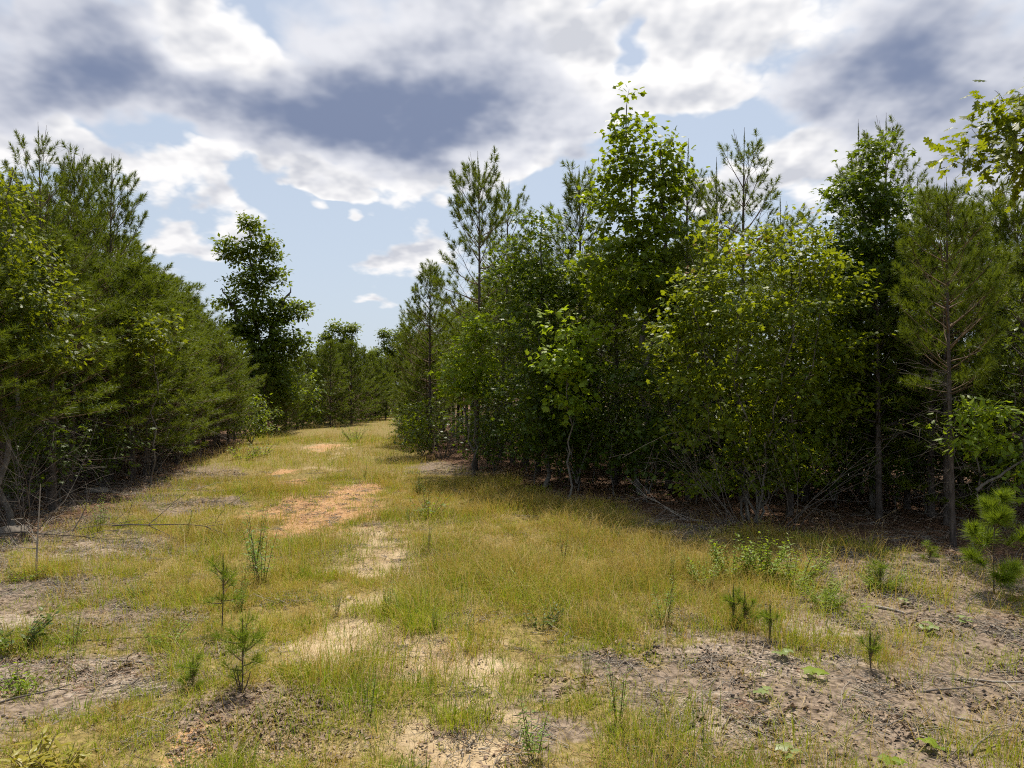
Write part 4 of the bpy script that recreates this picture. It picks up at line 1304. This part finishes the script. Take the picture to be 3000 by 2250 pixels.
def b_arch2(a, rng):
    for k in range(7):
        branchy(a, (0.06 * k - 0.2, 0, 0), (-0.55 + 0.06 * rng.normal(), -0.15, 1.0), 1.8 + 0.8 * rng.random(), 0.008, rng, 2, -0.02, 3, 0.12)


dead_thing('dead_shrub', 'leafless grey stems leaning toward the track at the left foot of the maple', 'dead shrub', 2150, 1540, b_arch2, 'dead')


def b_lean(a, rng):
    branchy(a, (0, 0, 0), (-1.0, 0.1, 0.45), 1.2, 0.008, rng, 1, 0.0, 4, 0.10)
    branchy(a, (0.2, 0, 0.05), (-1, -0.2, 0.05), 1.5, 0.007, rng, 1, 0.0, 4, 0.10)
    branchy(a, (0.3, -0.1, 0.04), (-1, 0.2, 0.02), 1.4, 0.007, rng, 1, 0.0, 3, 0.10)


dead_thing('fallen_branch', 'pale fallen twigs leaning out of the shade at the maple foot', 'fallen branch', 2030, 1530, b_lean, 'bleached')


def b_leftbush(a, rng):
    for k in range(10):
        an = rng.random() * 6.28
        branchy(a, (0.1 * math.cos(an), 0.1 * math.sin(an), 0), (0.5 * math.cos(an), 0.3 * math.sin(an), 1), 1.7 + 0.9 * rng.random(), 0.007, rng, 2, -0.02, 3, 0.12)


for i, (px, py, lab) in enumerate([(70, 1575, 'bare grey shrub stems in the shade at the left border'), (420, 1425, 'thin leafless shrub under the front left pines'), (600, 1360, 'grey twiggy dead shrub near the inner end of the left pines'), (690, 1325, 'wispy dead shrub just before the rounded shrub on the left')]):
    dead_thing('dead_shrub', lab, 'dead shrub', px, py, b_leftbush, 'dead', i * 1.4, 'dead shrubs under the left pines')


def stick(px, py, l, ang, r, label, mat='dead', crook=0.10, kids=1):
    def b(a, rng):
        branchy(a, (-l / 2, 0, r + 0.02), (1, 0, 0.02), l, r, rng, 1 if kids else 0, 0, kids, crook)
    dead_thing('stick', label, 'stick', px, py, b, mat, R(ang), 'sticks on the ground')


for args in [
    (245, 1805, 0.42, 50, 0.022, 'short thick curved stick with pale end, left litter', 'bleached', 0.3, 0),
    (375, 1860, 0.85, 12, 0.018, 'long straight grey stick lying below the left grass', 'dead', 0.06, 1),
    (330, 1795, 0.55, 5, 0.010, 'thin stick just above the long straight one', 'dead', 0.08, 1),
    (400, 1930, 0.5, -10, 0.012, 'dark stick on the pale patch lower left', 'dead', 0.1, 1),
    (90, 2045, 0.6, 20, 0.012, 'stick near the left border on pale ground', 'dead', 0.1, 1),
    (560, 1535, 1.2, -5, 0.016, 'grey stick at the edge of the left shade', 'dead', 0.08, 2),
    (590, 1480, 1.6, 8, 0.016, 'long stick lying by the front left pines', 'dead', 0.06, 3),
    (600, 1440, 1.6, -4, 0.014, 'bleached stick beyond the long one by the left pines', 'bleached', 0.06, 3),
    (2610, 1790, 0.35, -40, 0.022, 'short broken pale stick on the right litter', 'bleached', 0.05, 0),
    (2440, 1855, 0.3, 60, 0.010, 'small crooked stick in the pale patch on the right', 'dead', 0.3, 0),
    (2800, 1975, 0.5, -12, 0.016, 'grey stick lying level in the right litter', 'bleached', 0.08, 1),
    (2940, 1995, 0.55, -48, 0.014, 'pale slanting stick near the right border', 'bleached', 0.08, 1),
    (2780, 2030, 0.6, -18, 0.011, 'thin dark stick below the level grey one', 'dead', 0.08, 1),
    (2800, 2090, 0.4, -45, 0.014, 'pale short slanting stick low on the right', 'bleached', 0.08, 0),
    (2180, 2000, 0.5, -10, 0.009, 'thin dark stick left of the flat-leaved seedlings', 'dead', 0.08, 1),
    (2830, 1845, 0.6, 4, 0.010, 'straight thin stick by the yellowish seedlings', 'dead', 0.05, 1),
    (2700, 2130, 0.35, 0, 0.014, 'stubby dark stick low in the right litter', 'dead', 0.1, 0),
    (2900, 2180, 0.5, 25, 0.012, 'forked stick in the lower right corner', 'dead', 0.12, 2),
    (385, 2005, 0.22, 80, 0.016, 'short dark stump-like stick standing on pale ground', 'dead', 0.05, 0),
    (1300, 1385, 1.6, 12, 0.014, 'bleached branch lying on reddish litter at the corner pine', 'bleached', 0.05, 3),
]:
    stick(*args)

# a rock by the left shade
def rock(px, py, r, label):
    rng = np.random.default_rng(int(px))
    import bmesh
    bm = bmesh.new()
    bmesh.ops.create_icosphere(bm, subdivisions=3, radius=1)
    for v in bm.verts:
        p = v.co
        k = 1 + 0.25 * (fbm(np.array([p.x * 1.3 + 5]), np.array([p.y * 1.3 + p.z * 2 + 3]), 1.0, int(px), 3)[0] - 0.5) * 2
        v.co = Vector((p.x * r[0] * k, p.y * r[1] * k, max(p.z, -0.4) * r[2] * k))
    me = bpy.data.meshes.new('rock')
    bm.to_mesh(me)
    bm.free()
    me.materials.append(M['greylitter'])
    me.attributes.new('rnd', 'FLOAT', 'POINT').data.foreach_set('value', np.full(len(me.vertices), 0.15, np.float32))
    me.polygons.foreach_set('use_smooth', np.ones(len(me.polygons), bool))
    x, y = gp(px, py)
    o = link('rock', me, loc=at_ground(x, y, 0.08))
    o['label'], o['category'] = label, 'rock'


rock(40, 1560, (0.28, 0.22, 0.15), 'low grey boulder behind the fallen branch at the left border')
rock(285, 1445, (0.28, 0.22, 0.10), 'small flat boulder under the left pines beyond the fallen branch')

# ------------------------------------------------------------------ ground cover (uncountable)
def litter_patch(name, n, r, mat, seed, kind):
    rng = np.random.default_rng(seed)
    a = Acc()
    for k in range(n):
        an, rr = rng.random() * 6.28, r * abs(rng.normal()) * 0.75
        c = np.array([rr * math.cos(an), rr * math.sin(an), 0.004 + 0.02 * rng.random()])
        t = rng.random() * 6.28
        u = np.array([math.cos(t), math.sin(t), rng.normal() * 0.15])
        w = np.array([-math.sin(t), math.cos(t), rng.normal() * 0.3])
        if kind == 'twig':
            l = 0.04 + 0.14 * rng.random() ** 2
            a.tube([c - u * l, c + w * l * 0.15, c + u * l], [0.0035, 0.003, 0.002], 3, rng.random())
        elif kind == 'needle':
            l = 0.06 + 0.05 * rng.random()
            a.add([c - u * l - w * 0.003, c - u * l + w * 0.003, c + u * l], [[0, 1, 2]], None, rng.random())
        elif kind == 'leaf':
            l = 0.012 + 0.022 * rng.random() ** 1.5
            z = np.array([0, 0, 1.0]) * l * (0.1 + 0.6 * rng.random())
            a.add([c - u * l, c + w * l * 0.55 + z, c + u * l, c - w * l * 0.55 + z * 0.6, c], [[0, 1, 4], [1, 2, 4], [2, 3, 4], [3, 0, 4]], None, rng.random())
        else:
            s = 0.006 + 0.012 * rng.random() ** 1.5
            q = np.array([[1, 0, 0], [0, 1, 0], [-1, 0, 0], [0, -1, 0], [0, 0, 0.9], [0, 0, -0.6]]) * s * (0.75 + 0.5 * rng.random((6, 1)))
            a.add(q + c + [0, 0, s * 0.3], [[0, 1, 4], [1, 2, 4], [2, 3, 4], [3, 0, 4], [1, 0, 5], [2, 1, 5], [3, 2, 5], [0, 3, 5]], None, rng.random())
    return bpy.data.objects.new(name, a.mesh(name, mat, kind == 'pebble'))


def scatter(name, label, sources, P, rot, scl, idx):
    me = bpy.data.meshes.new(name)
    me.vertices.add(len(P))
    me.vertices.foreach_set('co', np.asarray(P, np.float32).ravel())
    me.attributes.new('rot', 'FLOAT_VECTOR', 'POINT').data.foreach_set('vector', np.asarray(rot, np.float32).ravel())
    me.attributes.new('scl', 'FLOAT', 'POINT').data.foreach_set('value', np.asarray(scl, np.float32))
    me.attributes.new('idx', 'INT', 'POINT').data.foreach_set('value', np.asarray(idx, np.int32))
    o = link(name, me, kind='stuff')
    o['label'] = label
    col = bpy.data.collections.new(name + '_shapes')
    for s in sources:
        col.objects.link(s)
    ng = bpy.data.node_groups.new(name, 'GeometryNodeTree')
    ng.interface.new_socket('Geometry', in_out='INPUT', socket_type='NodeSocketGeometry')
    ng.interface.new_socket('Geometry', in_out='OUTPUT', socket_type='NodeSocketGeometry')
    nd, lk = ng.nodes, ng.links
    gi, go = nd.new('NodeGroupInput'), nd.new('NodeGroupOutput')
    ci = nd.new('GeometryNodeCollectionInfo')
    ci.inputs['Collection'].default_value = col
    ci.inputs['Separate Children'].default_value = True
    ci.inputs['Reset Children'].default_value = True
    ip = nd.new('GeometryNodeInstanceOnPoints')
    ip.inputs['Pick Instance'].default_value = True

    def at(n, dt):
        a = nd.new('GeometryNodeInputNamedAttribute')
        a.data_type = dt
        a.inputs['Name'].default_value = n
        return a.outputs['Attribute']
    lk.new(gi.outputs[0], ip.inputs['Points'])
    lk.new(ci.outputs[0], ip.inputs['Instance'])
    lk.new(at('idx', 'INT'), ip.inputs['Instance Index'])
    lk.new(at('rot', 'FLOAT_VECTOR'), ip.inputs['Rotation'])
    lk.new(at('scl', 'FLOAT'), ip.inputs['Scale'])
    lk.new(ip.outputs[0], go.inputs[0])
    md = o.modifiers.new('scatter', 'NODES')
    md.node_group = ng
    return o


grng = np.random.default_rng(77)


def view_points(n, ymin, ymax, power=1.0):
    """points over the ground the place shows, denser near the front"""
    t = grng.random(n)
    inv = 1 / ymin + (1 / ymax - 1 / ymin) * t ** power
    y = 1 / inv
    x = (grng.random(n) * 2 - 1) * (0.80 * y + 1.0)
    return x, y


def area_points(n, ymin, ymax):
    """even density over a widening strip"""
    t = grng.random(n)
    y = np.sqrt(ymin ** 2 + (ymax ** 2 - ymin ** 2) * t)
    x = (grng.random(n) * 2 - 1) * (0.80 * y + 1.0)
    return x, y


def finish(x, y, keep, smin, smax, nsrc, tilt=0.12, far=0.0):
    x, y = x[keep], y[keep]
    z = zg(x, y)
    sand, clay, lit, pale, fo = masks(x, y)
    z = z - 0.03 * np.maximum(sand, clay) - 0.008
    n = len(x)
    rot = np.column_stack([grng.normal(size=n) * tilt, grng.normal(size=n) * tilt, grng.random(n) * 6.28])
    s = smin + (smax - smin) * grng.random(n)
    s = s * (1 + far * y)
    return np.column_stack([x, y, z]), rot, s, grng.integers(0, nsrc, n)


def blade_field(name, label, x, y, n, r, hlo, hhi, w, lean, mat, far=0.03, grow=0.012):
    """grass blades in tufts round the given points, one joined mesh; n blades each"""
    z = zg(x, y)
    sand, clay, lit, pale, fo = masks(x, y)
    z = z - 0.03 * np.maximum(sand, clay)
    tone = np.clip((fbm(x, y, 0.5, 5, 4) - 0.5) * -1.6 + 0.25 + 0.3 * (grng.random(len(x)) - 0.5), 0, 0.6)
    size = (0.6 + 0.6 * grng.random(len(x))) * (1 + grow * y) * (0.55 + 0.95 * sstep(0.3, 0.7, fbm(x, y, 0.8, 205, 3)))
    n = np.asarray(n) if hasattr(n, '__len__') else np.full(len(x), n)
    i = np.repeat(np.arange(len(x)), n)
    N = len(i)
    a = grng.random(N) * 2 * math.pi
    rr = r * np.sqrt(grng.random(N)) * size[i] * 1.3
    b = np.stack([x[i] + rr * np.cos(a), y[i] + rr * np.sin(a), z[i] - 0.02], 1)
    da = a + grng.normal(size=N) * 0.9
    hh = (hlo + (hhi - hlo) * grng.random(N)) * size[i]
    ln = lean * (0.25 + grng.random(N))
    dv = np.stack([np.cos(da), np.sin(da), np.zeros(N)], 1)
    sa = da + 1.57 + grng.normal(size=N) * 0.5
    sd = np.stack([np.cos(sa), np.sin(sa), np.zeros(N)], 1) * (w * (0.6 + 0.7 * grng.random(N)) * (1 + far * y[i]))[:, None]
    up = np.array([0, 0, 1.0])
    mid = b + dv * (hh * ln * 0.32)[:, None] + up * (hh * 0.55)[:, None]
    tip = b + dv * (hh * ln)[:, None] + up * (hh * (1 - 0.28 * ln))[:, None]
    V = np.stack([b - sd, b + sd, mid - sd * 0.75, mid + sd * 0.75, tip], 1).reshape(-1, 3)
    o = np.arange(N)[:, None] * 5
    q = o + np.array([[0, 1, 3, 2]])
    t = o + np.array([[2, 3, 4]])
    rnd = np.clip(tone[i] + grng.random(N) * 0.5, 0, 1)
    ob = link(name, mesh_np(name, V, [t, q], {'rnd': np.repeat(rnd, 5)}, (mat,)), kind='stuff')
    ob['label'] = label
    return ob


def tufts(counts):
    p = [area_points(c, a, b) for c, a, b in counts]
    return np.concatenate([q[0] for q in p]), np.concatenate([q[1] for q in p])


def blades_at(y, k):
    return np.maximum(4, np.interp(y, [4, 10, 20, 40, 90], [18, 15, 11, 8, 6]) * k).astype(int)


def grass_cover(x, y):
    cm, bare, fo, lit, sand = clear_mask(x, y)
    return cm * (0.25 + 0.9 * sstep(0.30, 0.62, fbm(x, y, 2.6, 15, 3)))


def track_near(x, y):
    return np.exp(-((x - np.interp(y, [4, 8, 17, 31, 70], [0.0, -1.0, -4.0, -8.0, -10.6])) / 2.2) ** 2)


x, y = tufts([(15000, 3.4, 10), (22000, 10, 20), (15000, 20, 40), (12000, 40, 92)])
keep = grng.random(len(x)) < grass_cover(x, y) * 0.95
x, y = x[keep], y[keep]
blade_field('short_grass', 'short yellow-green grass covering the clearing', x, y, blades_at(y, 1.0), 0.11, 0.05, 0.22, 0.0022, 0.85, M['grass'])
x, y = tufts([(12000, 3.4, 10), (20000, 10, 20), (12000, 20, 40), (9000, 40, 92)])
green = sstep(0.40, 0.60, fbm(x, y, 0.55, 5, 4)) * (1 - 0.7 * sstep(4.5, 1.0, np.abs(x - np.interp(y, [8, 12, 18, 26], [3.0, 2.2, -0.5, -4.0]))))
keep = grng.random(len(x)) < grass_cover(x, y) * (0.85 - 0.50 * green) * (0.40 + 0.6 * sstep(6, 11, y))
x, y = x[keep], y[keep]
blade_field('dry_grass', 'golden dry grass between the green tufts', x, y, blades_at(y, 1.0), 0.13, 0.12, 0.40, 0.0016, 1.1, M['drygrass'])
x, y = tufts([(9000, 3.4, 10), (12000, 10, 20), (7000, 20, 40)])
keep = grng.random(len(x)) < grass_cover(x, y) * (0.05 + 0.42 * track_near(x, y)) * sstep(0.42, 0.60, fbm(x, y, 1.1, 25, 3))
x, y = x[keep], y[keep]
blade_field('lush_grass', 'brighter green grass clumps along the track', x, y, blades_at(y, 0.9), 0.09, 0.08, 0.24, 0.0026, 0.65, M['lush'])
x, y = tufts([(7000, 3.4, 14), (5000, 14, 30)])
cm, bare, fo, lit, sand = clear_mask(x, y)
keep = grng.random(len(x)) < cm * 0.55
blade_field('straw_stems', 'long pale dry grass stems arching over the grass', x[keep], y[keep], 2, 0.10, 0.25, 0.62, 0.0016, 1.4, M['straw'], 0.02, 0.0)
x, y = tufts([(9000, 3.4, 10), (12000, 10, 22)])
cm, bare, fo, lit, sand = clear_mask(x, y)
keep = grng.random(len(x)) < (0.15 + 0.6 * cm) * (1 - fo)
blade_field('matted_thatch', 'flattened dead grass matted between the tufts', x[keep], y[keep], 5, 0.16, 0.04, 0.12, 0.0022, 3.2, M['straw'], 0.02, 0.0)
x, y = area_points(9000, 3.4, 18)
cm, bare, fo, lit, sand = clear_mask(x, y)
keep = grng.random(len(x)) < 0.55 * bare * (1 - fo) * sstep(0.42, 0.60, fbm(x, y, 3.1, 63, 2))
blade_field('sparse_tufts', 'single small tufts growing on bare ground', x[keep], y[keep], 14, 0.06, 0.03, 0.12, 0.0022, 0.8, M['grass'])

# litter
src_t = [litter_patch(f'twig_litter_{k}', 26, 0.22, M['greylitter'], 400 + k, 'twig') for k in range(3)]
src_b = [litter_patch(f'leaf_litter_{k}', 40, 0.20, M['deadleaf'], 410 + k, 'leaf') for k in range(3)]
src_c = [litter_patch(f'pebble_litter_{k}', 16, 0.24, M['cone'], 420 + k, 'pebble') for k in range(3)]
src_n = [litter_patch(f'needle_litter_{k}', 60, 0.25, M['straw_pine'], 430 + k, 'needle') for k in range(3)]
x, y = area_points(30000, 3.3, 22)
cm, bare, fo, lit, sand = clear_mask(x, y)
u = grng.random(len(x))
cl = sstep(0.35, 0.6, fbm(x, y, 1.7, 91, 3))
scatter('twig_litter', 'grey twigs and bark scraps strewn over the bare ground', src_t, *finish(x, y, u < (lit * 0.20 + 0.03) * (0.2 + cl) * (1 - 0.8 * sand), 0.6, 1.3, 3, 0.05))
u = grng.random(len(x))
scatter('leaf_litter', 'brown dead leaves strewn over the bare ground', src_b, *finish(x, y, u < (lit * 0.15 + fo * 0.15 + 0.01) * (0.15 + cl) * (1 - 0.8 * sand), 0.6, 1.3, 3, 0.05))
u = grng.random(len(x))
rt = sstep(0.5, 2.5, x)
scatter('cone_litter', 'dark seed balls and cones dotting the right litter', src_c, *finish(x, y, u < lit * 0.12 * (0.1 + 0.9 * rt) * (1 - fo) * (0.3 + cl), 0.6, 1.35, 3, 0.0))
x, y = area_points(26000, 9, 40)
cm, bare, fo, lit, sand = clear_mask(x, y)
u = grng.random(len(x))
scatter('pine_straw', 'reddish pine straw on the floor under the trees', src_n, *finish(x, y, u < fo * 0.6, 0.7, 1.5, 3, 0.05))
# brown leaf heap under the forked shrub
cx, cy_ = gp(740, 2130)
x = cx + grng.normal(size=150) * 0.38
y = cy_ + grng.normal(size=150) * 0.28
scatter('leaf_heap', 'brown curled leaves heaped below the forked pine shrub', src_b, *finish(x, y, np.ones(150, bool), 0.5, 0.9, 3, 0.1))
# grit on the bare sand
M['grit'] = wood_mat('sand_grit', (0.16, 0.115, 0.075), (0.48, 0.38, 0.27))
src_p = [litter_patch(f'grit_{k}', 22, 0.22, M['grit'], 440 + k, 'pebble') for k in range(3)]
x, y = area_points(16000, 3.3, 20)
cm, bare, fo, lit, sand = clear_mask(x, y)
mk = masks(x, y)
bs = np.maximum(np.maximum(mk[0], mk[1]), mk[3])
u = grng.random(len(x))
scatter('sand_grit', 'small stones and crumbs of soil on the bare sand', src_p, *finish(x, y, u < bs * 0.30, 0.35, 0.9, 3, 0.0))
u = grng.random(len(x))
scatter('stray_needles', 'fallen needles and grass scraps strewn over bare sand', src_n + src_t, *finish(x, y, u < bs * 0.16 + 0.02, 0.5, 1.0, 6, 0.03))
